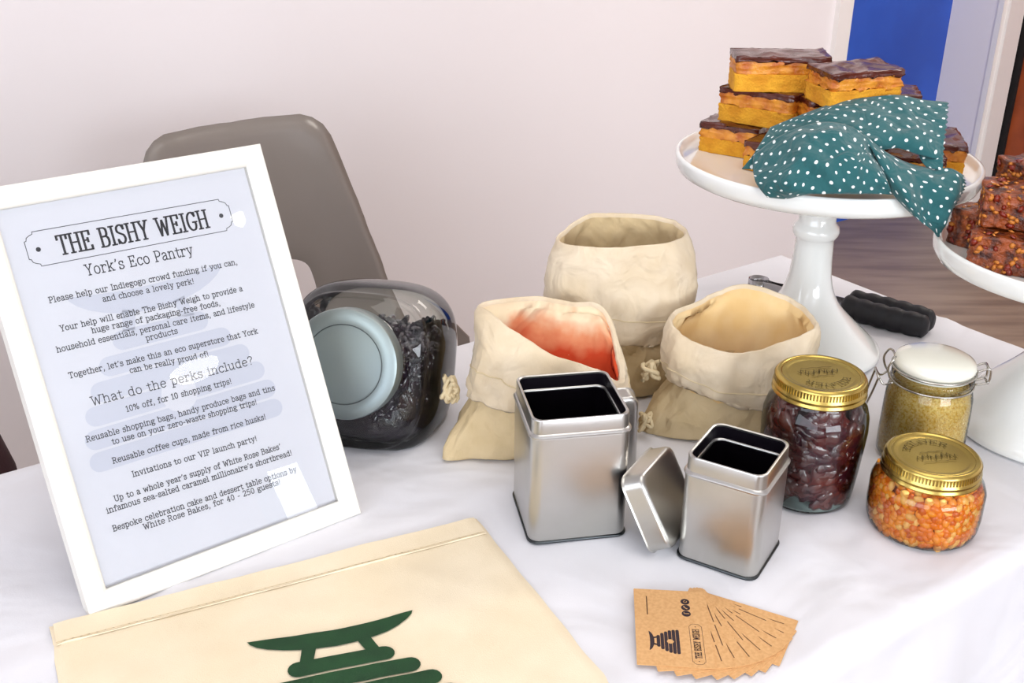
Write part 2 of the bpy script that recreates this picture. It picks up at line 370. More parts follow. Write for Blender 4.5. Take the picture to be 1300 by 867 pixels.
window('window_1', 'b', AL-.1, -2.5, .7, .95, 2.55, 3)
window('window_2', 'a', BF-.1, -1.6, 1.2, .95, 2.55, 3)
window('window_3', 'a', BF-.1, 2.38, 2.68, 2.0, 2.45, 1)
# round ceiling lamps (their mirror images show in the picture glass)
M_lamp = bpy.data.materials.new('lamp_opal'); M_lamp.use_nodes = True
M_lamp.node_tree.nodes['Principled BSDF'].inputs['Emission Color'].default_value = (1, .97, .9, 1)
M_lamp.node_tree.nodes['Principled BSDF'].inputs['Emission Strength'].default_value = 7
M_rim = mat('lamp_rim', '#f2f2f2', .4)
for i, (x, y, rr, lab) in enumerate([(3.55, -1.72, .13, 'round opal ceiling lamp far behind the camera on the right'), (2.63, -.64, .03, 'small round ceiling lamp behind the camera, nearer the table')]):
    t = thing('ceiling_lamp', lab, 'ceiling lamp', (x, y, CZ), group=None)
    v, f = lathe([(rr+.03, 0), (rr+.03, -.03), (rr+.005, -.04), (rr, -.01)], 40); obj('lamp_rim', v, f, M_rim, t)
    v, f = lathe([(rr-.003, -.02), (rr-.003, -.045), (rr*.8, -.07), (rr*.4, -.085), (.01, -.088)], 40); obj('lamp_diffuser', v, f, M_lamp, t)

# ================================================================= TABLE AND CLOTH
TA, TB, HA, HB = 0.228, 0.6645, 0.915, 0.3045      # table centre and half sizes in room axes
tbl = thing('folding_table', 'long table hidden under the white tablecloth', 'table', room(TA, TB, 0), (0, 0, A35))
v, f = loft([rrect(HA-.01, HB-.01, .03, TZ-.032), rrect(HA-.01, HB-.01, .03, TZ-.005)]); obj('tabletop', v, f, mat('table_laminate', '#cfcac2', .5), tbl, smooth=False)
M_leg = mat('grey_steel_leg', '#6c6c70', .4, .8)
for sx in (-1, 1):
    for sy in (-1, 1):
        v, f = tube([(sx*(HA-.14), sy*(HB-.06), 0), (sx*(HA-.16), sy*(HB-.07), TZ-.033)], .014, 10); obj('leg', v, f, M_leg, tbl)

M_cloth = mat('white_tablecloth', '#dfdee2', 0.85, bump=.25, bump_scale=900, bdist=.0003, sheen=.1)
wrinkle_bump(M_cloth, 7, .018, .5)
def cloth():
    drop = .52; step = .0125
    def axis(h):
        a = []; x = 0
        ins = [i*step for i in range(int((h-.03)/step)+1)] + [h-.02, h-.012, h-.006, h, h+.006, h+.012, h+.02]
        o_ = [h + .03 + i*.02 for i in range(int(drop/.02))]
        pos = [p for p in ins if p > 0] + o_
        return [-p for p in pos[::-1]] + [0] + pos
    ux = axis(HA); uy = axis(HB); v = []; f = []
    creases = [  # straight ironing folds in table axes (x0,y0,x1,y1,height)
        (.62, -HB, .62, HB, .0022), (.40, -HB, .43, HB, .0012), (-.05, -HB, -.05, HB, .0015), (-HA, 0.02, HA, 0.02, .0018), (.30, -.30, .66, -.10, .0016), (.15, -.24, .52, -.16, .0012), (-.6, -HB, -.58, HB, .0015)]
    rr = .012
    def prof(e):       # distance past the edge start -> outward, down (rounded edge)
        s = e + rr
        if s < 0: return None
        if s < rr*pi/2: a = s/rr; return rr*sin(a) - rr, rr*(1-cos(a))
        return 0.0, s - rr*pi/2 + rr
    for y in uy:
        for x in ux:
            ex, ey = abs(x)-HA, abs(y)-HB
            px, py = prof(ex), prof(ey)
            X, Y, D = x, y, 0
            if px: X = math.copysign(HA + px[0], x); D = max(D, px[1])
            if py: Y = math.copysign(HB + py[0], y); D = max(D, py[1])
            if px and py:
                k = min(max(ex, 0), max(ey, 0)); X += math.copysign(k*.35, x); Y += math.copysign(k*.35, y)
            if D > .02:
                fade = min(1, (D-.02)/.18)
                if py and (not px or ey > ex): Y += math.copysign(fade*(.012*sin(x*19+.6) + .008*sin(x*43+2) + .006*nz(x*9, 1, D*3) + .016), y)
                if px: X += math.copysign(fade*(.012*sin(y*23+1) + .007*sin(y*51) + .015), x)
            z = TZ + .002 - D
            if D == 0:
                z += .0016*(nz(x*7, y*7, 3)+.4) + .0009*(nz(x*26, y*26, 8)+.3)
                for x0, y0, x1, y1, hh in creases:
                    dx, dy = x1-x0, y1-y0; l = hypot(dx, dy); dist = abs((x-x0)*dy-(y-y0)*dx)/l; t = ((x-x0)*dx+(y-y0)*dy)/l/l
                    if 0 <= t <= 1: z += 1.6*hh*max(0, 1-dist/.016)
            v.append(room(TA+X, TB+Y, z))
    nx = len(ux)
    for j in range(len(uy)-1):
        for i in range(nx-1): f.append((j*nx+i, j*nx+i+1, (j+1)*nx+i+1, (j+1)*nx+i))
    o = obj('tablecloth', v, f, M_cloth)
    return tag(o, 'white cotton tablecloth draped over the long table', 'tablecloth')
cloth()
Z = TZ + .0035      # resting height on the cloth

# ================================================================= CHAIR
def chair():
    ang = R(37.7)
    M = Matrix.Translation((-.475, 1.88, 0)) @ Matrix.Rotation(ang, 4, 'Z')
    t = thing('stacking_chair', 'grey-brown shell chair with a slotted back, behind the picture frame', 'chair', mw=M)
    M_sh = mat('grey_shell_plastic', '#80776f', 0.26, noise_scale=4, color2='#847b74', bump=.15, bump_scale=500, bdist=.0003)
    # back: annular grid between the hand slot and the outline; x across, z up, curved towards the sitter (local -y)
    zt, zb = .857, .40
    def outline(a):
        # rounded trapezoid around the slot centre
        cx, cz = 0, .545; dx, dz = cos(a), sin(a); best = 9
        k = 0
        while k < .6:
            k += .002; x = cx + dx*k; z = cz + dz*k
            tt = (zt - z)/(zt-zb); hw = .166 + .115*min(max(tt, 0), 1)**.9
            r = .045
            inside = abs(x) < hw and zb < z < zt
            if inside and z > zt-r and abs(x) > hw-r and hypot(abs(x)-(hw-r), z-(zt-r)) > r: inside = False
            if not inside: return k
        return k
    n = 96; rings_f = []; rings_b = []
    ks = [outline(2*pi*i/n) for i in range(n)]
    def bend(x, z):
        return -.035*(x/.2)**2*1.0 + .05*(z-.45)/.4 - .03*max(0, (.52-z)/.1)**2
    for j in range(9):
        s = j/8; rf = []; rb = []
        for i in range(n):
            a = 2*pi*i/n; e = (abs(cos(a))**4/(.115-.02*sin(a))**4 + abs(sin(a))**4/.050**4)**(-.25)
            k = e + (ks[i]-e)*s; x = cos(a)*k; z = .545 + sin(a)*k
            edge = .004*(1 if j in (0, 8) else 0)
            y = bend(x, z)
            rf.append((x, y-.004+edge*.8, z)); rb.append((x, y+.004-edge*.8, z))
        rings_f.append(rf); rings_b.append(rb)
    rings = rings_f + rings_b[::-1] + [rings_f[0]]
    v, f = loft(rings, False, False); obj('backrest', v, f, M_sh, t)
    # seat
    rr = []
    for k, (s, zz) in enumerate([(.86, .432), (.97, .436), (1, .444), (.97, .45), (.86, .446), (.5, .436)]):
        ring = []
        for p in rrect(.215*s, .205*s, .07, zz, 6): ring.append((p[0], p[1]-.20, p[2] + .02*(p[1]/.2)))
        rr.append(ring)
    v, f = loft(rr); obj('seat', v, f, M_sh, t)
    M_l = mat('chair_leg_steel', '#3a3a3e', .4, .7)
    for sx in (-1, 1):
        for sy in (-1, 1):
            v, f = tube([(sx*.22, -.20+sy*.22, 0), (sx*.16, -.20+sy*.14, .43)], .011, 10); obj('leg', v, f, M_l, t)
chair()

# carton and bag behind the table
M_kr = mat('brown_card', '#85776c', .8)
t = thing('carton', 'brown cardboard corner peeking over the back edge of the table beside the big jar', 'box', (-.10, 1.40, 0))
cb_ = MB(); cb_.box(-.11, .05, 0, .12, 0, .60, Matrix.Rotation(R(35), 4, 'Z')); cb_.build('carton_body', M_kr, t)
fl = MB(); q_ = [(.021, 0, .697), (.039, 0, .677), (.046, 0, .60), (.026, 0, .60)]
fl.add(q_ + [(x, .004, z) for x, y, z in q_], [(0, 1, 2, 3), (7, 6, 5, 4), (0, 4, 5, 1), (1, 5, 6, 2), (2, 6, 7, 3), (3, 7, 4, 0)]); fl.build('flap', M_kr, t)
t = thing('rucksack', 'dark maroon bag behind the table at the left edge of the photo', 'bag', (-.80, 1.17, 0), (0, 0, R(35)))
t.scale = (1, 1, .93)
M_mar = mat('maroon_fabric', '#2c0710', .8, bump=.3, bump_scale=300)
v, f = loft([[(p[0], p[1], z) for p in rrect(a, b_, .06, 0)] for a, b_, z in ((.12, .09, 0), (.16, .12, .03), (.165, .125, .35), (.15, .11, .62), (.12, .09, .74), (.07, .05, .79))]); obj('bag_body', v, f, M_mar, t)
v, f = tube(catmull([(-.05, 0, .77), (-.03, 0, .82), (.03, 0, .82), (.05, 0, .77)], 5), .007, 8); obj('carry_loop', v, f, M_mar, t)

# ================================================================= PICTURE FRAME
yawF, phiF = R(37.7), R(24.9)
uF = Vector((cos(yawF), sin(yawF), 0)); bkF = Vector((-sin(yawF), cos(yawF), 0)); vF = Vector((0, 0, cos(phiF))) + bkF*sin(phiF); nF = uF.cross(vF)
MF = Matrix((uF, vF, nF)).transposed().to_4x4(); MF.translation = Vector((-.3115, .642, Z+.001)) ; 
fr = thing('picture_frame', 'white picture frame holding a printed notice, leaning back at the left of the table', 'picture frame', mw=MF)
FW, FH, FB = .2315, .3255, .0165
M_fw = mat('white_frame', '#e6e3db', .45, bump=.06, bump_scale=50)
prof = [(0, -.018), (0, -.001), (.001, 0), (FB-.003, 0), (FB-.001, -.0012), (FB, -.0025), (FB, -.018)]   # inset from outer edge, height
def moulding(side):
    # mitred length: side 0 bottom 1 right 2 top 3 left
    v = []; f = []
    for end in (0, 1):
        for ins, h in prof:
            x = ins if end == 0 else None
            if side in (0, 2):
                X = ins if end == 0 else FW-ins; Y = ins if side == 0 else FH-ins
            else:
                Y = ins if end == 0 else FH-ins; X = FW-ins if side == 1 else ins
            v.append((X, Y, h))
    n = len(prof)
    for i in range(n): j = (i+1) % n; f.append((i, j, n+j, n+i))
    f.append(tuple(range(n))); f.append(tuple(range(n, 2*n))); return v, f
for s_ in range(4):
    v, f = moulding(s_); obj('frame_moulding', v, f, M_fw, fr, smooth=False)
paper = obj('printed_notice', [(FB-.002, FB-.002, -.0085), (FW-FB+.002, FB-.002, -.0085), (FW-FB+.002, FH-FB+.002, -.0085), (FB-.002, FH-FB+.002, -.0085)], [(0, 1, 2, 3)], mat('notice_paper', '#e3e4ea', .8), fr, smooth=False)
M_ink = mat('black_ink', '#1c1c26', .6)
zt = -.0083
LN = [("Please help our Indiegogo crowd funding if you can,", .0366, .187, .2349, .2321, .0044),
 ("and choose a lovely perk!", .0745, .1475, .2268, .2247, .0044),
 ("Your help will enable The Bishy Weigh to provide a", .0384, .1852, .2123, .2098, .0044),
 ("huge range of packaging-free foods,", .0602, .1635, .2054, .2026, .0044),
 ("household essentials, personal care items, and lifestyle", .0319, .1914, .1976, .1943, .0044),
 ("products", .0981, .1236, .1894, .1892, .0044),
 ("Together, let's make this an eco superstore that York", .035, .1881, .1765, .1726, .0044),
 ("can be really proud of!", .0792, .1427, .1685, .1649, .0044),
 ("What do the perks include?", .045, .1773, .1519, .1489, .0068),
 ("10% off, for 10 shopping trips!", .0684, .155, .1402, .1386, .0044),
 ("Reusable shopping bags, handy produce bags and tins", .034, .1891, .1265, .123, .0044),
 ("to use on your zero-waste shopping trips!", .0516, .1709, .1191, .1162, .0044),
 ("Reusable coffee cups, made from rice husks!", .0481, .1749, .1049, .1021, .0044),
 ("Invitations to our VIP launch party!", .0593, .1625, .0904, .0871, .0044),
 ("Up to a whole year's supply of White Rose Bakes'", .0415, .1804, .0766, .0745, .0044),
 ("infamous sea-salted caramel millionaire's shortbread!", .0337, .1884, .0698, .0664, .0044),
 ("Bespoke celebration cake and dessert table options by", .0344, .1884, .0552, .0519, .0044),
 ("White Rose Bakes, for 40 - 250 guests!", .0561, .172, .0485, .0463, .0044),
 ("York's Eco Pantry", .0679, .1534, .2491, .2477, .0082)]
for s_, x0, x1, y0, y1, h_ in LN:
    v, f = text_geo(s_, x0, x1, y0, y1, h_, h_*.135 if h_ < .006 else h_*.1, zt); obj('text_line', v, f, M_ink, paper, smooth=False)
v, f = text_geo("THE BISHY WEIGH", .0535, .1722, .2685, .2665, .0145, .0012, zt)
v2, f2 = text_geo("THE BISHY WEIGH", .0541, .1728, .2685, .2665, .0145, .0012, zt)
k = len(v); obj('title_text', v + v2, f + [tuple(i+k for i in q) for q in f2], M_ink, paper, smooth=False)
mb = MB(); bp_ = badge_pts(.1122, .2752, .0808, .0132, .0062); bp_ = [(x, y - (x-.1122)*.014) for x, y in bp_]
v, f = ribbon(bp_, .0005, zt, True); mb.add(v, f)
for cx, cy in ((.0396, .2757), (.1846, .2738)): mb.add([(cx+.0018*cos(2*pi*i/20), cy+.0018*sin(2*pi*i/20), zt) for i in range(20)], [tuple(range(20))])
mb.build('badge_outline', M_ink, paper)
# pale emblem printed behind the words
v, f = polys_geo([[(x+.1115, y+.236) for x, y in p] for p in hive_polys(.125)], -.0084)
obj('pale_emblem', v, f, mat('pale_grey_print', '#d2d5e0', .7), paper, smooth=False)
gp = MB(); gp.box(FB-.002, FW-FB+.002, FB-.002, FH-FB+.002, -.0052, -.0040)
M_fg = glass_mat('picture_glass', '#ffffff', '#ffffff', 1.38)
gp.build('glass_pane', M_fg, fr)
bb = MB(); bb.box(.004, FW-.004, .004, FH-.004, -.0175, -.011); bb.build('backing_board', mat('dark_backing', '#3a322c', .8), fr)
st = MB(); Ms = Matrix.Translation((FW*.5, .245, -.0178)) @ Matrix.Rotation(R(32), 4, 'X'); st.box(-.03, .03, -.262, 0, -.003, 0, Ms)
st.build('easel_strut', mat('strut_board', '#2c2622', .8), fr)

# ================================================================= SQUARE TINS
M_tin = mat('brushed_tinplate', '#c3c1bf', .30, 1.0, noise_scale=9, color2='#b9b8b2', bump=.05, bump_scale=400, bdist=.0003)
M_tin_in = mat('shaded_tin_inside', '#1c161f', .35, .6)  # shade of the deep interior put into the metal colour
M_seam = mat('dark_base_seam', '#4c5052', .35, 1.0)
def sq(h, r, z): return rrect(h, h, r, z, 6)
def tin(label, x, y, yaw, s, H, rc):
    c, n = cos(yaw), sin(yaw); cx = x + s/2*(c-n); cy = y + s/2*(n+c)
    t = thing('square_tin', label, 'tin', (cx, cy, Z), (0, 0, yaw))
    h = s/2; nk = .014
    v, f = loft([sq(h-.002, rc, .0015), sq(h, rc, .003), sq(h, rc, H-nk-.004), sq(h-.0002, rc, H-nk-.003)], True, False); obj('tin_body', v, f, M_tin, t, autosmooth=50)
    v, f = loft([sq(h-.003, rc, 0), sq(h+.0004, rc, 0), sq(h+.0011, rc, .0006), sq(h+.0011, rc, .0018), sq(h+.0003, rc, .0026), sq(h-.003, rc, .0027)]); obj('base_seam', v, f, M_seam, t, autosmooth=50)
    v, f = loft([sq(h-.0002, rc, H-nk-.003), sq(h+.0009, rc, H-nk-.0024), sq(h+.0012, rc, H-nk-.001), sq(h+.0004, rc, H-nk+.0004), sq(h-.0009, rc-.0008, H-nk+.0012), sq(h-.0011, rc-.0008, H-.001),
                 sq(h-.0015, rc-.001, H-.0002), sq(h-.0024, rc-.001, H), sq(h-.0035, rc-.0015, H-.0006), sq(h-.0035, rc-.0015, H-.002)], False, False); obj('rim', v, f, M_tin, t, autosmooth=28)
    v, f = loft([sq(h-.0034, rc-.0015, H-.0015), sq(h-.0032, rc-.0015, H-nk+.001)], False, False); obj('shaded_neck_inside', v, f, M_tin_in, t)
    v, f = loft([sq(h-.0032, rc-.0015, H-nk+.001), sq(h-.0052, rc-.002, H-nk-.0004), sq(h-.0032, rc-.0015, H-nk-.0018)], False, False); obj('inner_bead', v, f, M_tin, t)
    v, f = loft([sq(h-.0032, rc-.0015, H-nk-.0018), sq(h-.0022, rc-.001, H-nk-.004), sq(h-.0022, rc-.001, .005), sq(h-.006, rc-.001, .0035)], False, True); obj('shaded_inside', v, f, M_tin_in, t, autosmooth=50)
    return t
tin('tall open square tin, the larger of the two, in front of the bag with the red-blotched lining', .0155+.0005, .7405, R(10.3), .0825, .1160, .0095)
tin('smaller open square tin standing in front of the jar of dark dried fruit', .134, .727, R(-30.8), .067, .0955, .010)
def tin_lid(label, s, hh, rc, mw):
    t = thing('tin_lid', label, 'tin lid', mw=mw)
    h = s/2
    v, f = loft([sq(h+.0008, rc, 0), sq(h+.0012, rc, .0008), sq(h+.0003, rc, .0018), sq(h, rc, .0024), sq(h-.0004, rc-.0002, hh-.003), sq(h-.0012, rc-.0006, hh-.001), sq(h-.003, rc-.0015, hh),
                 sq(h-.006, rc-.003, hh+.0001), sq(h*.5, rc*.5, hh+.0002)], False, True); obj('lid_shell', v, f, M_tin, t, autosmooth=40)
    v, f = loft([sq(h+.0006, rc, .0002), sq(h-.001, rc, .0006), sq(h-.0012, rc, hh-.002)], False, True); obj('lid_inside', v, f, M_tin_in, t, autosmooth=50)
    return t
cr = Vector((1, 0, 0)); cu = Vector((0, sin(P_), cos(P_))); cb = Vector((0, -cos(P_), sin(P_)))
def camvec(a, b, c): return cr*a + cu*b + cb*c        # orientation measured against the viewing direction
eLB = camvec(.40, -.90, -.15).normalized(); nn_ = camvec(.75, .30, .59); nn_ = (nn_ - eLB*nn_.dot(eLB)).normalized(); eLT = nn_.cross(eLB)
sL = .070
Bp = Vector((.1140, .7225, Z + .002))
cen = Bp - eLB*sL/2 + eLT*sL/2
ML = Matrix((eLB, eLT, nn_)).transposed().to_4x4(); ML.translation = cen
tin_lid('small square tin lid leaning between the two tins', .068, .019, .010, ML)
uy_ = R(10.3); ux = Vector((cos(uy_), sin(uy_), 0)); uyv = Vector((-sin(uy_), cos(uy_), 0))
lean = R(4)
zl = -uyv*cos(lean) + Vector((0, 0, 1))*sin(lean); xl = ux
ML2 = Matrix((xl, zl.cross(xl), zl)).transposed().to_4x4(); ML2.translation = Vector((.0492, .7885, 0)) + uyv*.066 + ux*.0355 + Vector((0, 0, Z+.0412))
tin_lid('larger square tin lid propped on edge behind the tall tin', .079, .019, .0095, ML2)

# ================================================================= GLASS JARS
M_glass = glass_mat('clear_jar_glass', '#f8fbf8', '#b9cac2', 1.5, 3.0)
M_gold = mat('gold_tin_lid', '#c2a95e', .25, 1.0, noise_scale=20, color2='#b59a50', bump=.05, bump_scale=300, bdist=.0003)
M_gold_d = mat('dark_embossed_mark', '#4a3c1c', .4, .8)
def screw_lid(t, R_l, z0, hh, rot):
    """two-piece lid: knurled screw band and a flat disc with stamped marks"""
    ring = [(R_l-.001, z0), (R_l+.0010, z0+.0008), (R_l+.0012, z0+.0018), (R_l-.0004, z0+.0032), (R_l-.0004, z0+.0045), (R_l+.0008, z0+.0056), (R_l+.0008, z0+.0066), (R_l-.0006, z0+.0080),
            (R_l-.0006, z0+hh-.003), (R_l-.0014, z0+hh-.0012), (R_l-.003, z0+hh), (R_l-.0052, z0+hh), (R_l-.0062, z0+hh-.0012)]
    v, f = lathe(ring, 96, False, False)
    band = obj('screw_band', v, f, M_gold, t)
    kn = MB()
    for i in range(90):
        a = 2*pi*i/90; M = Matrix.Rotation(a, 4, 'Z'); kn.box(R_l-.0012, R_l-.0001, -.0007, .0007, z0+.0086, z0+hh-.0032, M)
    kn.build('knurling', M_gold, band)
    zt_ = z0+hh-.0013; rd = R_l-.0058
    v, f = lathe([(rd, zt_), (rd-.002, zt_+.0006), (rd-.0045, zt_-.0004), (rd-.006, zt_-.0004), (.004, zt_+.0001)], 72, False, True)
    disc = obj('lid_disc', v, f, M_gold, t)
    # stamped word around the edge and a swirly emblem in the middle
    mk = MB(); st_, W_ = strokes("KILNER"); sc = rd*1.3/W_
    Mr = Matrix.Rotation(rot, 4, 'Z')
    zz = zt_ + .0007
    for p in st_:
        q = []
        for a, b in p:
            ang = -(a - W_/2)*sc/(rd*.62); r = rd*.56 + b*.0055/14; q.append((r*sin(-ang), r*cos(ang)))
        v, f = ribbon(q, .00055, zz); mk.add([Mr @ Vector(x) for x in v], f)
    rnd = random.Random(3)
    for k in range(6):
        cx = (k-2.5)*rd*.17; cy = -rd*.12 + rd*.05*sin(k*2.1)
        q = catmull([(cx-.003, cy-.002, 0), (cx-.001, cy+.004*(.6+rnd.random()*.5), 0), (cx+.001, cy-.003, 0), (cx+.003, cy+.003, 0), (cx+.0045, cy-.001, 0)], 4)
        v, f = ribbon([(p.x, p.y) for p in q], .00045, zz); mk.add([Mr @ Vector(x) for x in v], f)
    for yy, ww in ((-.33, .42), (.12, .3)):
        v, f = ribbon([(-rd*ww+i*rd*ww/5, rd*yy+.0006*sin(i*1.7)) for i in range(11)], .0005, zz); mk.add([Mr @ Vector(x) for x in v], f)
    mk.build('stamped_mark', M_gold_d, disc)

def jar_glass(t, prof, wall=.0025, name='glass_jar', bumps=None, zbot=.0):
    rings = []
    def mod(r, z, i, n):
        a = 2*pi*i/n; k = 1
        if bumps: k += bumps(a, z)
        return (r*k*cos(a), r*k*sin(a), z)
    n = 72
    for r, z in prof: rings.append([mod(r, z, i, n) for i in range(n)])
    v, f = loft(rings, True, False); return obj(name, v, f, M_glass, t)

# ---- popcorn jar
def popcorn():
    t = thing('kernel_jar', 'squat glass jar of orange popcorn kernels with a gold lid', 'jar', (.350, .775, Z))
    prof = [(.030, .0), (.039, .0005), (.0435, .004), (.0455, .010), (.0465, .022), (.0462, .034), (.0462, .042), (.0435, .049), (.0385, .053), (.0360, .056), (.0355, .064)]
    jar_glass(t, prof)
    v, f = lathe([(.041, .0022), (.0405, .0042), (.034, .0052), (.005, .0056)], 48); obj('thick_glass_base', v, f, mat('glass_base_dark', '#6e6150', .1, 0, coat=.5), t)
    screw_lid(t, .0390, .0535, .0170, R(10))
    rnd = random.Random(5)
    def rad(z):
        for (r0, z0), (r1, z1) in zip(prof, prof[1:]):
            if z0 <= z <= z1 and z1 > z0: return r0 + (r1-r0)*(z-z0)/(z1-z0)
        return .035
    v, f = lathe([(.030, .006), (.036, .008), (.0385, .022), (.038, .038), (.035, .046), (.030, .051), (.004, .052)], 40); obj('kernel_core', v, f, mat('kernel_core', '#b5561a', .7), t)
    groups = [MB(), MB(), MB(), MB()]
    for z_ in [.007 + i*.0040 for i in range(12)]:
        r = rad(z_) - .0040; cnt = int(2*pi*r/.0062)
        for i in range(cnt):
            a = 2*pi*(i + rnd.random()*.5 + (.5 if int(z_*250) % 2 else 0))/cnt; rr = r - rnd.random()*.0012
            M = Matrix.Translation((rr*cos(a), rr*sin(a), z_ + rnd.uniform(-.0012, .0012))) @ Matrix.Rotation(a, 4, 'Z') @ Matrix.Rotation(rnd.uniform(0, 6.3), 4, 'X') @ Matrix.Rotation(rnd.uniform(-.5, .5), 4, 'Y')
            s = rnd.uniform(.85, 1.15); L_ = .0047*s; W_ = .0038*s; D_ = .0026*s; vs = []; 
            for (k, rr_) in ((-1, .35), (-.7, .8), (-.1, 1.05), (.5, .8), (1, .22)):
                for j in range(6): vs.append(M @ Vector((D_*rr_*cos(j*pi/3), W_*rr_*sin(j*pi/3), L_*k)))
            fs = [(q*6+j, q*6+(j+1) % 6, (q+1)*6+(j+1) % 6, (q+1)*6+j) for q in range(4) for j in range(6)] + [tuple(range(6))[::-1], tuple(range(24, 30))]
            groups[rnd.choice((0, 0, 0, 1, 1, 1, 1, 2, 2, 3))].add(vs, fs)
    mats = [mat('kernel_orange', '#ea7d14', .3, sss=.0), mat('kernel_amber', '#f79a22', .3), mat('kernel_yellow', '#fcc468', .35), mat('kernel_deep', '#d8681a', .3)]
    allm = MB(); idx = []
    for gi, gmb in enumerate(groups):
        allm.add(gmb.v, gmb.f); idx += [gi]*len(gmb.f)
    o = obj('popcorn_kernels', allm.v, allm.f, mats[0], t); o['kind'] = 'stuff'
    for m_ in mats[1:]: o.data.materials.append(m_)
    for p, gi in zip(o.data.polygons, idx): p.material_index = gi
popcorn()

# ---- dark dried fruit jar
def fruit():
    t = thing('dried_fruit_jar', 'tall glass jar of dark red dried fruit with a gold lid', 'jar', (.2635, .825, Z))
    prof = [(.028, .0), (.0365, .0006), (.0395, .003), (.0405, .010), (.0425, .03), (.0445, .055), (.0452, .070), (.0445, .083), (.0420, .092), (.0370, .0985), (.0355, .102), (.0355, .112)]
    jar_glass(t, prof, bumps=lambda a, z: .012*nz(cos(a)*3, sin(a)*3, z*60))
    v, f = lathe([(.0365, .0022), (.037, .0036), (.030, .0062), (.005, .0072)], 48); obj('thick_glass_base', v, f, mat('glass_base_teal', '#9fb4b2', .08, 0, coat=.6), t)
    screw_lid(t, .0388, .1025, .0170, R(190))
    M1 = mat('dried_fruit_skin', '#3a1024', .2, noise_scale=45, color2='#6a2216', bump=.7, bump_scale=160, bdist=.002, coat=.8)
    v, f = lathe([(.024, .008), (.029, .011), (.030, .03), (.031, .055), (.031, .072), (.028, .086), (.02, .092), (.003, .093)], 40); obj('fruit_core', v, f, mat('dark_fruit_core', '#22080f', .5), t)
    rnd = random.Random(9); mb = MB()
    for k in range(230):
        z_ = rnd.uniform(.011, .092); rb = .0385 + min(z_, .05)*.05
        if z_ > .082: rb = .036
        a = rnd.uniform(0, 2*pi); s = rnd.uniform(.8, 1.35); r = rb - .0050*s
        M = Matrix.Translation((r*cos(a), r*sin(a), z_)) @ Matrix.Rotation(a, 4, 'Z') @ Matrix.Rotation(rnd.gauss(pi/2, .7), 4, 'X')
        vs = []; n1, n2 = 10, 9; seed = rnd.random()*50
        for i in range(n2):
            ph = pi*(i+.5)/n2
            for j in range(n1):
                th = 2*pi*j/n1; q = Vector((.0042*sin(ph)*cos(th), .0066*sin(ph)*sin(th), .011*cos(ph)))*s
                q *= 1 + .55*nz(q.x*260+seed, q.y*260, q.z*150); vs.append(M @ q)
        fs = [(i*n1+j, i*n1+(j+1) % n1, (i+1)*n1+(j+1) % n1, (i+1)*n1+j) for i in range(n2-1) for j in range(n1)] + [tuple(range(n1))[::-1], tuple((n2-1)*n1+j for j in range(n1))]
        mb.add(vs, fs)
    o = mb.build('dried_fruit', M1, t, smooth=True); o['kind'] = 'stuff'
fruit()

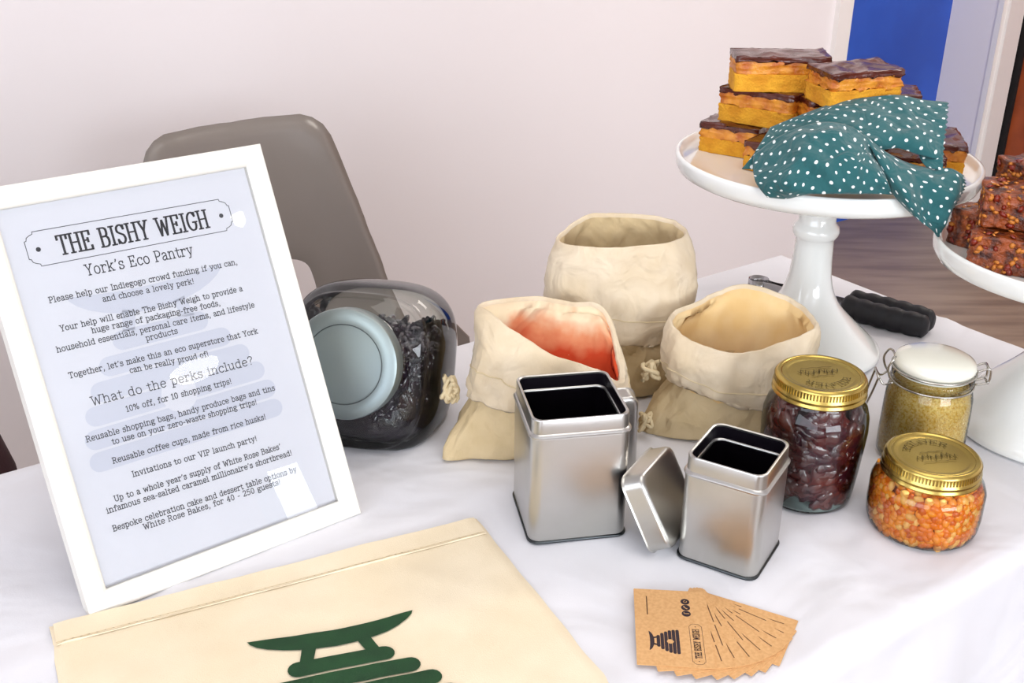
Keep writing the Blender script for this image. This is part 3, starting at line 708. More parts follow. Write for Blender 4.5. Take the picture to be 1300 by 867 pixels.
# ---- clip-top jar of fine yellow grain
def grain():
    t = thing('clip_top_jar', 'clip-top glass jar of yellow grain with a white lid and wire clasp', 'jar', (.388, .893, Z), (0, 0, R(-8)))
    t.scale = (1, 1, 1.07)
    prof = [(.026, 0), (.0365, .0006), (.039, .004), (.0392, .02), (.0388, .05), (.0382, .062), (.0365, .069), (.0345, .073), (.034, .076), (.0365, .078), (.0365, .082), (.0345, .083)]
    jar_glass(t, prof)
    M_gr = mat('yellow_grain', '#d9aa42', .85, noise_scale=420, color2='#f4d98c', bump=1.0, bump_scale=500, bdist=.003, detail=2)
    v, f = lathe([(.030, .003), (.0368, .006), (.0372, .02), (.037, .05), (.0362, .060), (.0335, .068), (.031, .074), (.004, .0765)], 64); o = obj('grain_fill', v, f, M_gr, t); o['kind'] = 'stuff'
    rnd = random.Random(2); mb = MB()
    for k in range(2600):
        z_ = rnd.uniform(.008, .070); r = .0370 if z_ < .055 else .0370 - (z_-.055)*.24
        a = rnd.uniform(0, 2*pi); s = rnd.uniform(.0006, .0010); c_ = Vector((r*cos(a), r*sin(a), z_))
        mb.add([c_ + Vector(p)*s for p in ((1, 0, 0), (-1, 0, 0), (0, 1, 0), (0, -1, 0), (0, 0, 1), (0, 0, -1))], [(0, 2, 4), (2, 1, 4), (1, 3, 4), (3, 0, 4), (2, 0, 5), (1, 2, 5), (3, 1, 5), (0, 3, 5)])
    o = mb.build('loose_grains', mat('pale_grain', '#ecd08a', .6), t); o['kind'] = 'stuff'
    v, f = lathe([(.0348, .0832), (.0352, .0845), (.0352, .0865), (.034, .087)], 64, False, False); obj('rubber_seal', v, f, mat('clear_seal', '#d6d8cc', .4), t)
    M_cer = mat('white_ceramic_lid', '#ebe9da', .18, coat=.6)
    v, f = lathe([(.030, .0868), (.0352, .0872), (.0362, .089), (.0362, .0915), (.0345, .0945), (.030, .0968), (.022, .0985), (.012, .0992), (.002, .0994)], 72); obj('domed_lid', v, f, M_cer, t)
    M_w = mat('steel_wire', '#b9b6ae', .25, 1)
    wr_ = MB()
    for rr, zz in ((.0364, .0742), (.0369, .0865)):
        v, f = tube([(rr*cos(2*pi*i/64), rr*sin(2*pi*i/64), zz) for i in range(64)], .0010, 8, True); wr_.add(v, f)
    wr_.build('wire_hoops', M_w, t, smooth=True)
    # front clasp on the left side, hinge on the right
    cl = MB()
    for s in (-1, 1):
        v, f = tube(catmull([(-.0368, s*.011, .0745), (-.0405, s*.0125, .079), (-.043, s*.012, .088), (-.0395, s*.0115, .0955), (-.037, s*.007, .0965)], 4), .0010, 8); cl.add(v, f)
        v, f = tube(catmull([(-.037, s*.0125, .0745), (-.044, s*.010, .071), (-.049, s*.009, .0765)], 4), .0009, 8); cl.add(v, f)
        v, f = tube(catmull([(-.0495, s*.009, .077), (-.053, s*.0085, .062), (-.057, s*.006, .046)], 5), .0010, 8); cl.add(v, f)
    v, f = tube([(-.037, -.0075, .0965), (-.037, .0075, .0965)], .001, 8); cl.add(v, f)
    v, f = tube(catmull([(-.057, -.006, .046), (-.058, -.002, .0445), (-.058, .002, .0445), (-.057, .006, .046)], 3), .001, 8); cl.add(v, f)
    v, f = tube([(-.0495, -.011, .077), (-.0495, .011, .077)], .0012, 8); cl.add(v, f)
    cl.build('clasp', M_w, t, smooth=True)
    hg = MB()
    v, f = tube(catmull([(.036, -.006, .0865), (.046, -.006, .0905), (.0485, -.0055, .085), (.0475, -.005, .077), (.037, -.005, .0745)], 4), .0010, 8); hg.add(v, f)
    v, f = tube(catmull([(.036, .006, .0865), (.046, .006, .0905), (.0485, .0055, .085), (.0475, .005, .077), (.037, .005, .0745)], 4), .0010, 8); hg.add(v, f)
    v, f = tube([(.046, -.0065, .0905), (.046, .0065, .0905)], .001, 8); hg.add(v, f)
    v, f = tube([(.0475, -.006, .077), (.0475, .006, .077)], .001, 8); hg.add(v, f)
    hg.build('hinge', M_w, t, smooth=True)
grain()

# ---- big squarish sweet jar, reclined with its mouth towards the viewer's left
def sweet_jar():
    C0 = Vector((-.1520, .873, .0995))       # centre of the lid face above the cloth
    az, el = R(-101), R(19)
    ax = Vector((cos(az)*cos(el), sin(az)*cos(el), sin(el))); sx_ = Vector((-sin(az), cos(az), 0)); sz_ = ax.cross(sx_)
    t = thing('slant_mouthed_jar', 'large squarish glass sweet jar with a tilted grey lid and dark contents, beside the frame', 'jar', (C0.x + .012, C0.y + .075, Z))
    org = Vector((C0.x + .012, C0.y + .075, 0))
    def pt(x, y, d): return C0 + sx_*x + sz_*y - ax*d - org
    def ring(d, h, e, zmin=.0006, zmax=None):
        out = []
        for i in range(96):
            a = 2*pi*i/96; c_, s_ = cos(a), sin(a); k = (abs(c_)**e + abs(s_)**e)**(-1/e)
            g_ = min(1, max(0, (d-.030)/.014)); q = pt(h*k*c_*(1-.04*g_), h*k*s_*(1 + g_*(-.09 if s_ > 0 else .24)), d)
            if q.z < zmin:
                q.z = zmin
            if zmax is not None and q.z > zmax: q.z = zmax + .004*nz(q.x*70, q.y*70, 1)
            out.append(q)
        return out
    prof = [(.020, .0475, 2), (.026, .0478, 2), (.030, .050, 2.05), (.034, .0555, 2.2), (.038, .0625, 2.5), (.0405, .0665, 2.8), (.0425, .0685, 3.0), (.0445, .0688, 3.1), (.047, .0685, 3.1), (.050, .0700, 3.1), (.055, .0735, 3.1), (.062, .0768, 3.1), (.072, .0785, 3.1), (.085, .0793, 3.1),
            (.100, .0795, 3.1), (.115, .0792, 3.1), (.126, .0780, 3.1), (.134, .0755, 3.0), (.140, .0715, 2.9), (.144, .066, 2.8), (.1465, .059, 2.7), (.148, .050, 2.6), (.1485, .03, 2.4), (.1485, .005, 2)]
    M_g2 = glass_mat('heavy_jar_glass', '#f8fbf9', '#a9bdb6', 1.5, 3.2)
    v, f = loft([ring(*q) for q in prof], False, True); obj('glass_body', v, f, M_g2, t)
    inner = [(d+.003, h-.006, e) for d, h, e in prof if .036 < d < .142]
    v, f = loft([ring(*q, zmin=.005) for q in inner], False, True); obj('inner_glass_wall', v, f, glass_mat('inner_glass', '#ffffff', '#c9d6d1', 1.12, 3.0), t)
    M_ld = mat('grey_brushed_lid', '#98a3a0', .46, .85, noise_scale=6, color2='#8b979b', bump=.05, bump_scale=300, bdist=.0003)
    def lp(prof_, n=96, c1=True): 
        return loft([[pt(r*cos(2*pi*i/n), r*sin(2*pi*i/n), d) for i in range(n)] for r, d in prof_], False, c1)
    v, f = lp([(.0475, .020), (.0500, .0205), (.0508, .019), (.0508, .004), (.0500, .0014), (.0475, 0), (.0372, 0), (.0362, .0006), (.0358, .0026), (.0345, .0030), (.004, .0030)])
    o = obj('metal_lid', v, f, M_ld, t, autosmooth=40)
    v, f = tube([pt(.0364*cos(2*pi*i/64), .0364*sin(2*pi*i/64), .0004) for i in range(64)], .0005, 6, True); obj('lid_groove', v, f, mat('dark_groove', '#3c4446', .5), o)
    M_d = mat('dark_sweets', '#0d0710', .22, noise_scale=40, color2='#1c0e20', bump=.8, bump_scale=120, bdist=.004, coat=.3)
    con = [(d+.004, h-.0085, e) for d, h, e in prof if .036 < d < .142]
    v, f = loft([ring(*q, zmin=.006, zmax=.076) for q in con]); o = obj('sweet_heap', v, f, M_d, t); o['kind'] = 'stuff'
    rnd = random.Random(4); mb = MB()
    for k in range(900):
        q = con[rnd.randrange(len(con))]; h = (q[1]-.002)*.93; a = rnd.uniform(0, 2*pi)
        if rnd.random() < .35: h *= rnd.random()**.5; q = (con[0][0]+rnd.uniform(0, .095), h, q[2])
        kk = (abs(cos(a))**q[2] + abs(sin(a))**q[2])**(-1/q[2]); p_ = pt(h*kk*cos(a), h*kk*sin(a), q[0])
        if p_.z > .078: p_.z = .074 + rnd.random()*.006
        if p_.z < .008: continue
        s = rnd.uniform(.7, 1.25); M_ = Matrix.Translation(p_) @ Matrix.Rotation(rnd.uniform(0, 6.3), 4, 'Z') @ Matrix.Rotation(rnd.uniform(0, 6.3), 4, 'X')
        vs = []
        for i in range(6):
            ph = pi*(i+.5)/6
            for j in range(8): th = 2*pi*j/8; vs.append(M_ @ (Vector((.0030*sin(ph)*cos(th), .0036*sin(ph)*sin(th), .0080*cos(ph)))*s))
        fs = [(i*8+j, i*8+(j+1) % 8, (i+1)*8+(j+1) % 8, (i+1)*8+j) for i in range(5) for j in range(8)] + [tuple(range(8))[::-1], tuple(range(40, 48))]
        mb.add(vs, fs)
    o = mb.build('sweet_pieces', mat('glossy_sweet', '#1a0f22', .1, noise_scale=90, color2='#2c1828', bump=.5, bump_scale=260, bdist=.002, coat=.6), t, smooth=True); o['kind'] = 'stuff'
sweet_jar()

# ================================================================= COTTON BAGS
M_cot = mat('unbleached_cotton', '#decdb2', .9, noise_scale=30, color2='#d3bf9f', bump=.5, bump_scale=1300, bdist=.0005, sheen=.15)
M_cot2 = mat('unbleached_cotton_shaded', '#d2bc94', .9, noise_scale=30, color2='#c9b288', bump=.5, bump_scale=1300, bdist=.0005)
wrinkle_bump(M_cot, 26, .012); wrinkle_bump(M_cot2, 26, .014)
M_string = mat('cotton_cord', '#d3c09a', .9, bump=.6, bump_scale=900, bdist=.001)
BAGS = {
'BAG1': dict(base=[(0.0972, 0.0256, 0.0000), (0.0824, 0.0843, 0.0000), (0.0218, 0.1007, 0.0000), (-0.0395, 0.0652, 0.0000), (-0.0843, -0.0280, 0.0000), (-0.0559, -0.0332, 0.0000), (0.0031, -0.0323, 0.0000), (0.0708, -0.0154, 0.0000)],
  waist=[(0.0892, -0.0050, 0.0540), (0.0714, 0.0300, 0.0653), (0.0183, 0.0400, 0.0726), (-0.0350, 0.0300, 0.0643), (-0.0590, 0.0000, 0.0541), (-0.0469, -0.0300, 0.0602), (0.0019, -0.0500, 0.0570), (0.0633, -0.0400, 0.0479)],
  mid=[(0.0871, -0.0050, 0.0664), (0.0719, 0.0350, 0.0964), (0.0219, 0.0500, 0.0974), (-0.0239, 0.0450, 0.0993), (-0.0544, 0.0070, 0.1001), (-0.0426, -0.0250, 0.1059), (0.0049, -0.0470, 0.0874), (0.0596, -0.0430, 0.0779)],
  rim=[(0.0828, -0.0000, 0.0721), (0.0692, 0.0450, 0.1216), (0.0365, 0.0550, 0.1252), (0.0030, 0.0500, 0.1328), (-0.0502, 0.0200, 0.1377), (-0.0358, -0.0100, 0.1367), (0.0095, -0.0370, 0.1153), (0.0567, -0.0330, 0.0966)]),
'BAG2': dict(base=[(0.0702, 0.0041, 0.0000), (0.0624, 0.0622, 0.0000), (0.0110, 0.0818, 0.0000), (-0.0485, 0.0600, 0.0000), (-0.0681, 0.0015, 0.0000), (-0.0528, -0.0342, 0.0000), (-0.0044, -0.0455, 0.0000), (0.0462, -0.0325, 0.0000)],
  waist=[(0.0564, 0.0000, 0.0668), (0.0496, 0.0350, 0.0742), (0.0045, 0.0500, 0.0720), (-0.0390, 0.0350, 0.0687), (-0.0638, 0.0000, 0.0612), (-0.0550, -0.0400, 0.0645), (-0.0081, -0.0520, 0.0653), (0.0394, -0.0400, 0.0627)],
  mid=[(0.0740, 0.0000, 0.1053), (0.0618, 0.0400, 0.1131), (0.0027, 0.0550, 0.1158), (-0.0528, 0.0400, 0.1121), (-0.0813, 0.0000, 0.1074), (-0.0723, -0.0430, 0.1107), (-0.0108, -0.0570, 0.1113), (0.0531, -0.0430, 0.1093)],
  rim=[(0.0620, 0.0050, 0.1652), (0.0496, 0.0400, 0.1683), (0.0042, 0.0550, 0.1689), (-0.0376, 0.0500, 0.1685), (-0.0711, 0.0050, 0.1615), (-0.0602, -0.0350, 0.1652), (-0.0131, -0.0500, 0.1687), (0.0383, -0.0350, 0.1686)]),
'BAG3': dict(base=[(0.0737, 0.0044, 0.0000), (0.0744, 0.0598, 0.0000), (0.0122, 0.0819, 0.0000), (-0.0554, 0.0453, 0.0000), (-0.0879, -0.0095, 0.0000), (-0.0683, -0.0277, 0.0000), (-0.0310, -0.0347, 0.0000), (0.0270, -0.0307, 0.0000)],
  waist=[(0.0711, 0.0000, 0.0448), (0.0628, 0.0350, 0.0516), (0.0048, 0.0450, 0.0551), (-0.0430, 0.0300, 0.0566), (-0.0610, -0.0000, 0.0566), (-0.0499, -0.0300, 0.0567), (-0.0067, -0.0450, 0.0465), (0.0411, -0.0350, 0.0373)],
  mid=[(0.0797, -0.0000, 0.0750), (0.0700, 0.0400, 0.0817), (0.0113, 0.0530, 0.0866), (-0.0438, 0.0400, 0.0867), (-0.0676, 0.0050, 0.0839), (-0.0607, -0.0300, 0.0825), (-0.0129, -0.0470, 0.0700), (0.0486, -0.0350, 0.0694)],
  rim=[(0.0782, 0.0050, 0.1087), (0.0638, 0.0450, 0.1171), (0.0147, 0.0550, 0.1286), (-0.0281, 0.0450, 0.1163), (-0.0636, 0.0100, 0.1134), (-0.0513, -0.0250, 0.1047), (-0.0055, -0.0400, 0.0976), (0.0432, -0.0250, 0.1040)])}

def bag(key, label, x, y, seed, lining=None, knots=(), fill=None, wr=1.0, ears=()):
    """rings of eight guide points (right, back, left, front ...) for foot, waist, middle of the collar and rim"""
    D = BAGS[key]; t = thing('drawstring_bag', label, 'cotton bag', (x, y, Z))
    n = 96
    def res(r, k=12): return [Vector(p) for p in catmull(r, k, True)]
    base, waist, midr, rim = (res(D[q]) for q in ('base', 'waist', 'mid', 'rim'))
    def cen(r): return sum(r, Vector()) / len(r)
    def wrinkle(p, c, i, amp, fz):
        a = 2*pi*i/n; d = Vector((p.x-c.x, p.y-c.y, 0)).normalized()
        k = nz(cos(a)*3+seed, sin(a)*3, fz*2) + .55*nz(cos(a)*7+seed, sin(a)*7, fz*5+seed) + .3*nz(cos(a)*15, sin(a)*15+seed, fz*9)
        return p + d*k*amp*wr + Vector((0, 0, 1))*amp*.35*nz(cos(a)*4, sin(a)*4, fz+seed)
    def blend(A, B, k, amp, fz, sc=1.0, dz=0):
        r = [a.lerp(b, k) for a, b in zip(A, B)]; c = cen(r); out = []
        for i, p in enumerate(r):
            q = Vector((c.x + (p.x-c.x)*sc, c.y + (p.y-c.y)*sc, p.z+dz)); out.append(wrinkle(q, c, i, amp, fz))
        for q in out: q.z = max(q.z, .0006)
        return out
    sack = [blend(base, base, 0, .001, 0, .93), blend(base, base, 0, .002, 0, 1.0, .003), blend(base, waist, .10, .004, .3, 1.03), blend(base, waist, .25, .005, .8, 1.045), blend(base, waist, .45, .006, 1.2, 1.03),
            blend(base, waist, .65, .006, 1.7, 1.0), blend(base, waist, .85, .006, 2.2, .965), blend(waist, waist, 0, .005, 2.6, .93), blend(waist, midr, .25, .003, 2.6, .90)]
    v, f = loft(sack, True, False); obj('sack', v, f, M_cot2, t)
    def v3(k):      # smooth run waist -> middle -> rim
        out = []
        for a, b, c in zip(waist, midr, rim):
            m2 = b*2 - (a+c)*.5; out.append(a*(1-k)**2 + m2*2*k*(1-k) + c*k*k)
        return out
    col = [blend(waist, waist, 0, .005, 2.6, .96, .003), blend(waist, waist, 0, .005, 2.6, .995, -.001), blend(waist, waist, 0, .005, 2.7, 1.015, .001)]
    for k in (.08, .13, .2, .32, .45, .6, .72, .84, .93): r = v3(k); col.append(blend(r, r, 0, .0062*(1-k*.5) + (.002 if k in (.13,) else 0), 2.8+k*1.6, 1.012 - (.012 if k == .13 else 0)))
    rr = [(1, 0, 0), (.985, .0012, 0), (.962, .0008, 0), (.945, -.003, 0)]
    for sc, dz, _ in rr: col.append(blend(rim, rim, 0, .002, 4.4, sc, dz))
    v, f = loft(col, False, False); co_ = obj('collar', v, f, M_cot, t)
    cc_ = cen(col[6]); v, f = tube([p + (Vector((p.x-cc_.x, p.y-cc_.y, 0)).normalized())*.0003 for p in col[6]], .0006, 5, True); obj('stitching', v, f, M_string, co_)
    flo = min(p.z for p in waist)*.5
    li = [blend(rim, rim, 0, .002, 4.4, .945, -.003), blend(rim, rim, 0, .004, 4.2, .925, -.010)]
    for k in (.85, .7, .5, .3, .1): r = v3(k); li.append(blend(r, r, 0, .005, 2.8+k*1.5, .90 - .02*(1-k)))
    li.append([Vector((p.x, p.y, flo)) for p in blend(waist, waist, 0, .003, 2, .86)])
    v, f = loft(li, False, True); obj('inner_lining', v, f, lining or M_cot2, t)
    if fill:
        zf, m_, nm = fill; r = [Vector((p.x, p.y, zf)) for p in blend(waist, midr, .4, 0, 1, .88)]; c = cen(r)
        r1 = [c.lerp(p, .5) + Vector((0, 0, .005)) for p in r]
        v, f = loft([r, r1]); o = obj(nm, v, f, m_, t); o['kind'] = 'stuff'
    for (kx, ky, kz, s) in knots:
        rnd = random.Random(int(kx*1000)+seed); mb = MB()
        for q in range(5):
            pts = [Vector((kx, ky, kz)) + Vector((rnd.uniform(-1, 1)*.008, rnd.uniform(-1, 1)*.008, rnd.uniform(-1, 1)*.012))*s for _ in range(5)]
            vv, ff = tube(catmull(pts, 5, True), .0022*s, 7, True); mb.add(vv, ff)
        mb.build('knotted_drawstring', M_string, t, smooth=True)
    return t
# lining of the first bag: orange-red blotches on the inner cloth, denser lower down
M_red = mat('blotched_cotton_lining', '#d9b48c', .9, bump=.4, bump_scale=1300, bdist=.0005)
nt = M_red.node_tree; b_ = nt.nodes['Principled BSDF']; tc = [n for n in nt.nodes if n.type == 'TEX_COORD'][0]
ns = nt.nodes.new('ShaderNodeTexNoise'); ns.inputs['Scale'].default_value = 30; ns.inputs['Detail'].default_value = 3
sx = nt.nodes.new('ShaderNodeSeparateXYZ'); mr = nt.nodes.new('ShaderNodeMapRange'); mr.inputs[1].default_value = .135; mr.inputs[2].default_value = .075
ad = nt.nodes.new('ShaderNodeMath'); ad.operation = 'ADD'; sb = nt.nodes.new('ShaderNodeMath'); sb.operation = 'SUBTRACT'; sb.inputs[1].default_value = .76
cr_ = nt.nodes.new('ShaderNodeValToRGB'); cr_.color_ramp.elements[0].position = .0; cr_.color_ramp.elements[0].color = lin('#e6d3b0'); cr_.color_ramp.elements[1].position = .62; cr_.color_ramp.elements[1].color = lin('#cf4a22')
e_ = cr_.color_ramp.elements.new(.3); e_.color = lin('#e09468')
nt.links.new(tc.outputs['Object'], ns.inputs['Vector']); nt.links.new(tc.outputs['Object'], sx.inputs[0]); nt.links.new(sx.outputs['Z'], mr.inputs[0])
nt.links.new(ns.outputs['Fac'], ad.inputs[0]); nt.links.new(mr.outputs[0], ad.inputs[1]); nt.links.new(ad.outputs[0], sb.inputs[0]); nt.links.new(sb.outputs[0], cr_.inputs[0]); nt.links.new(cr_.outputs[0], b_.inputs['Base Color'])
M_lentil = mat('red_lentils', '#c8421c', .7, noise_scale=300, color2='#e0703a', bump=1, bump_scale=400)
M_yel = mat('warm_cotton_lining', '#dcb87c', .9, noise_scale=14, color2='#e6cfa4', bump=.4, bump_scale=1300, bdist=.0005)
bag('BAG1', 'cream drawstring bag with a red-blotched lining, behind the tall tin', .020, .905, 3, M_red, ((-.078, -.003, .060, 1.0), (.077, -.004, .055, .9), (.080, -.006, .036, .8)), (.062, M_lentil, 'red_lentils'))
bag('BAG2', 'tallest cream drawstring bag, standing behind the other two', .116, 1.043, 11)
bag('BAG3', 'wide cream drawstring bag with a crumpled mouth, in front of the tall cake stand', .215, .945, 23, M_yel, ((-.080, -.004, .062, 1.0), (-.086, -.03, .020, .8)), (.050, mat('yellow_pulses', '#c98b3c', .8, noise_scale=300, color2='#e0b060', bump=1, bump_scale=400), 'yellow_pulses'))

# ================================================================= CAKE STANDS
M_mg = mat('white_milk_glass', '#f1f3ef', .12, coat=.7, sss=.0)
def stand(label, x, y, prof_plate, prof_foot):
    t = thing('cake_stand', label, 'cake stand', (x, y, Z))
    v, f = lathe(prof_plate, 128); obj('plate', v, f, M_mg, t)
    v, f = lathe(prof_foot, 96); obj('pedestal', v, f, M_mg, t)
    return t
plate1 = [(r*.948, z) for r, z in [(.018, .190), (.06, .1935), (.10, .197), (.14, .202), (.155, .2045), (.1635, .209), (.166, .214), (.167, .2235), (.1662, .2265), (.1640, .2272), (.1622, .2262), (.1605, .2215), (.156, .2175), (.13, .2155), (.07, .2145), (.01, .2145)]]
foot1 = [(.070, .0), (.084, .0006), (.087, .0035), (.0855, .009), (.076, .018), (.065, .028), (.054, .038), (.043, .049), (.035, .059), (.0295, .069), (.0255, .080), (.0230, .092), (.0215, .110), (.0208, .126), (.0208, .1345), (.0225, .136), (.0247, .140), (.0252, .144), (.0242, .148), (.0215, .151), (.0200, .154), (.0200, .170), (.0205, .194)]
ST1 = (.332, 1.128)
stand('tall white cake stand with shortbread slices under a dotted napkin', ST1[0], ST1[1], plate1, foot1)
plate2 = [(r*.975, z) for r, z in [(.018, .158), (.06, .1605), (.10, .164), (.128, .168), (.138, .172), (.1405, .178), (.1408, .1875), (.140, .190), (.138, .1905), (.136, .189), (.1345, .184), (.130, .181), (.10, .1795), (.01, .179)]]
foot2 = [(.080, .0), (.091, .0006), (.0935, .0035), (.092, .008), (.087, .017), (.076, .030), (.062, .044), (.048, .058), (.036, .072), (.029, .088), (.025, .105), (.026, .112), (.029, .117), (.026, .122), (.022, .128), (.022, .162)]
ST2 = (.536, .9485)
stand('lower white cake stand with flapjack squares, cut off at the right edge', ST2[0], ST2[1], plate2, foot2)

# ---- shortbread slices
M_sb = mat('shortbread_crumb', '#eaa828', .85, noise_scale=60, color2='#d38c18', bump=1.0, bump_scale=400, bdist=.002)
M_car = mat('caramel', '#b9601a', .35, noise_scale=70, color2='#e2952c', bump=.9, bump_scale=200, bdist=.002)
M_cho = mat('milk_chocolate', '#5c2212', .26, noise_scale=30, color2='#40150c', bump=.5, bump_scale=90, bdist=.003, coat=.3)
def blocky(hx, hy, z0, z1, seed, rough, n=10, topbump=0.0, r=.003, over=0.0, wav=0.0):
    """box with a fine grid and irregular cut faces"""
    bm = bmesh.new(); bmesh.ops.create_cube(bm, size=1)
    bmesh.ops.subdivide_edges(bm, edges=bm.edges[:], cuts=n, use_grid_fill=True)
    v = []
    hz = (z1-z0)/2; cz = (z0+z1)/2
    for q in bm.verts:
        x, y, z = q.co.x*2, q.co.y*2, q.co.z*2
        X, Y, Zz = x*hx, y*hy, z*hz
        # round the edges
        for lim, val in ((hx, X), (hy, Y)): pass
        dx = max(0, abs(X)-(hx-r)); dy = max(0, abs(Y)-(hy-r)); dd = hypot(dx, dy)
        if dd > r: X = math.copysign(hx-r+dx/dd*r, X) if dx else X; Y = math.copysign(hy-r+dy/dd*r, Y) if dy else Y
        nn1 = nz(X*90+seed, Y*90, Zz*90+seed*.3); n2 = nz(X*260+seed, Y*260, Zz*260)
        side = max(abs(x), abs(y)); k = rough*(nn1 + .6*n2)
        if abs(x) > .98: X += math.copysign(k + over, x)
        if abs(y) > .98: Y += math.copysign(k + over, y)
        if z > .98: Zz += topbump*(nz(X*55+seed, Y*55, seed) + .5*nn1)
        if z < -.98 and wav: Zz += wav*nz(X*140+seed, Y*140, 4+seed)
        v.append((X, Y, Zz + cz))
    bm.verts.index_update(); f = [tuple(a.index for a in p.verts) for p in bm.faces]; bm.free()
    return v, f
SLX = []
def slice_(label, x, y, z, yaw, L=.094, W=.056, hh=.040, tilt=(0, 0), seed=0, caramel=.38):
    t = thing('shortbread_slice', label, 'cake slice', (x, y, TZ+z), (tilt[0], tilt[1], yaw), 'shortbread slices on the tall stand')
    h1 = hh*.50; h2 = hh*.86
    v, f = blocky(L/2, W/2, 0, h1, seed, .0022, 12); obj('shortbread_base', v, f, M_sb, t)
    v, f = blocky(L/2-.001, W/2-.001, h1-.0005, h2, seed+5, .0042, 12, wav=.006); obj('caramel_layer', v, f, M_car, t)
    v, f = blocky(L/2+.0005, W/2+.0005, h2-.0005, hh, seed+9, .0016, 12, topbump=.0028, r=.0015, wav=.006); obj('chocolate_topping', v, f, M_cho, t)
PZ = .2190
slice_('shortbread slice at the left end of the bottom layer, its corner sticking out', .246, 1.185, PZ, R(-32), .066, .048, .033, seed=1)
slice_('shortbread slice in the bottom layer beside the left edge of the napkin', .272, 1.118, PZ, R(50), .05, .040, .030, seed=2)
slice_('shortbread slice in the middle layer at the left with its corner forward', .275, 1.182, PZ+.034, R(-38), .086, .054, .037, seed=3)
slice_('shortbread slice in the middle layer at the centre, only its dark top showing', .342, 1.150, PZ+.034, R(8), .080, .060, .036, seed=4)
slice_('long shortbread slice on top of the pile at the left', .284, 1.180, PZ+.0715, R(-3), .098, .052, .037, seed=5)
slice_('shortbread slice on top of the pile at the right, turned with a corner forward', .348, 1.120, PZ+.071, R(16), .080, .052, .035, tilt=(R(2), R(-1)), seed=6)
slice_('shortbread slice in the middle layer at the right with shiny chocolate top', .398, 1.185, PZ+.034, R(-12), .080, .06, .036, seed=7)
slice_('shortbread slice at the right end of the bottom layer, seen past the napkin', .452, 1.122, PZ, R(78), .080, .034, .034, seed=8)
slice_('shortbread slice peeping out between the napkin folds at the right', .404, 1.068, PZ, R(-14), .055, .04, .030, seed=10)
slice_('shortbread slice in the bottom layer under the napkin', .350, 1.12, PZ, R(2), .066, .07, .034, seed=12)

# ---- flapjack squares on the second stand
M_fj = mat('dark_flapjack', '#9c4816', .36, noise_scale=90, color2='#431507', bump=1.0, bump_scale=160, bdist=.006, coat=.3, detail=5, lo=.4, hi=.62)
M_fj2 = mat('golden_flapjack', '#c67a24', .4, noise_scale=90, color2='#6a2c0c', bump=1.0, bump_scale=160, bdist=.006, coat=.3, detail=5, lo=.42, hi=.7)
M_oat = mat('oat_flake', '#c4762a', .5)
M_nut = mat('red_fruit_piece', '#7a2210', .3)
def flap(label, x, y, z, yaw, L, W, hh, seed, m, tilt=(0, 0)):
    t = thing('flapjack_square', label, 'flapjack', (x, y, TZ+z), (tilt[0], tilt[1], yaw), 'flapjack squares on the lower stand')
    v, f = blocky(L/2, W/2, 0, hh, seed, .0035, 14, topbump=.004); obj('flapjack_body', v, f, m, t)
    rnd = random.Random(seed)
    for nm, m_, cnt, s0 in (('oat_flakes', M_oat, 60, .0030), ('fruit_bits', M_nut, 26, .0042)):
        mb = MB()
        for _ in range(cnt):
            face = rnd.randrange(3); a, b = rnd.uniform(-1, 1), rnd.uniform(-1, 1)
            if face == 0: p = Vector((a*L/2*.95, b*W/2*.95, hh+.001)); rot = Matrix.Rotation(rnd.uniform(0, 6), 4, 'Z')
            elif face == 1: p = Vector((a*L/2*.95, -W/2-.001, hh*(.5+.45*b))); rot = Matrix.Rotation(pi/2, 4, 'X') @ Matrix.Rotation(rnd.uniform(0, 6), 4, 'Z')
            else: p = Vector((-L/2-.001, a*W/2*.95, hh*(.5+.45*b))); rot = Matrix.Rotation(pi/2, 4, 'Y') @ Matrix.Rotation(rnd.uniform(0, 6), 4, 'Z')
            M = Matrix.Translation(p) @ rot @ Matrix.Rotation(rnd.uniform(-.5, .5), 4, 'X'); s = s0*rnd.uniform(.7, 1.3)
            vs = [M @ Vector((s*cos(i*pi/3), s*.7*sin(i*pi/3), 0)) for i in range(6)] + [M @ Vector((0, 0, s*.3)), M @ Vector((0, 0, -s*.3))]
            mb.add(vs, [(i, (i+1) % 6, 6) for i in range(6)] + [((i+1) % 6, i, 7) for i in range(6)])
        o = mb.build(nm, m_, t, smooth=True); o['kind'] = 'stuff'
Q = .1838
flap('dark flapjack square low at the front left of the lower stand', .450, .922, Q, R(-28), .066, .045, .032, 1, M_fj)
flap('flapjack chunk low at the front, cut by the right edge of the photo', .500, .870, Q, R(10), .05, .04, .030, 2, M_fj2)
flap('flapjack square in the bottom layer at the back left', .456, .985, Q, R(35), .060, .05, .034, 3, M_fj)
flap('reddish flapjack square in the second layer at the left', .455, .950, Q+.034, R(-20), .05, .05, .032, 4, M_fj)
flap('large golden flapjack square in the second layer, front', .512, .925, Q+.034, R(-8), .062, .05, .034, 5, M_fj2)
flap('flapjack slab lying flat behind the second layer', .500, .990, Q+.050, R(20), .07, .05, .03, 6, M_fj)
flap('golden flapjack square in the third layer', .528, .950, Q+.082, R(5), .06, .05, .034, 7, M_fj2)
flap('dark red flapjack square on the very top of the pile', .535, .965, Q+.117, R(-6), .055, .05, .032, 8, M_fj)
flap('flapjack square hidden in the middle of the bottom layer', .540, .945, Q, R(0), .07, .08, .033, 9, M_fj)
flap('flapjack square in the middle of the pile near the right edge', .565, .955, Q+.034, R(4), .05, .06, .033, 10, M_fj2)

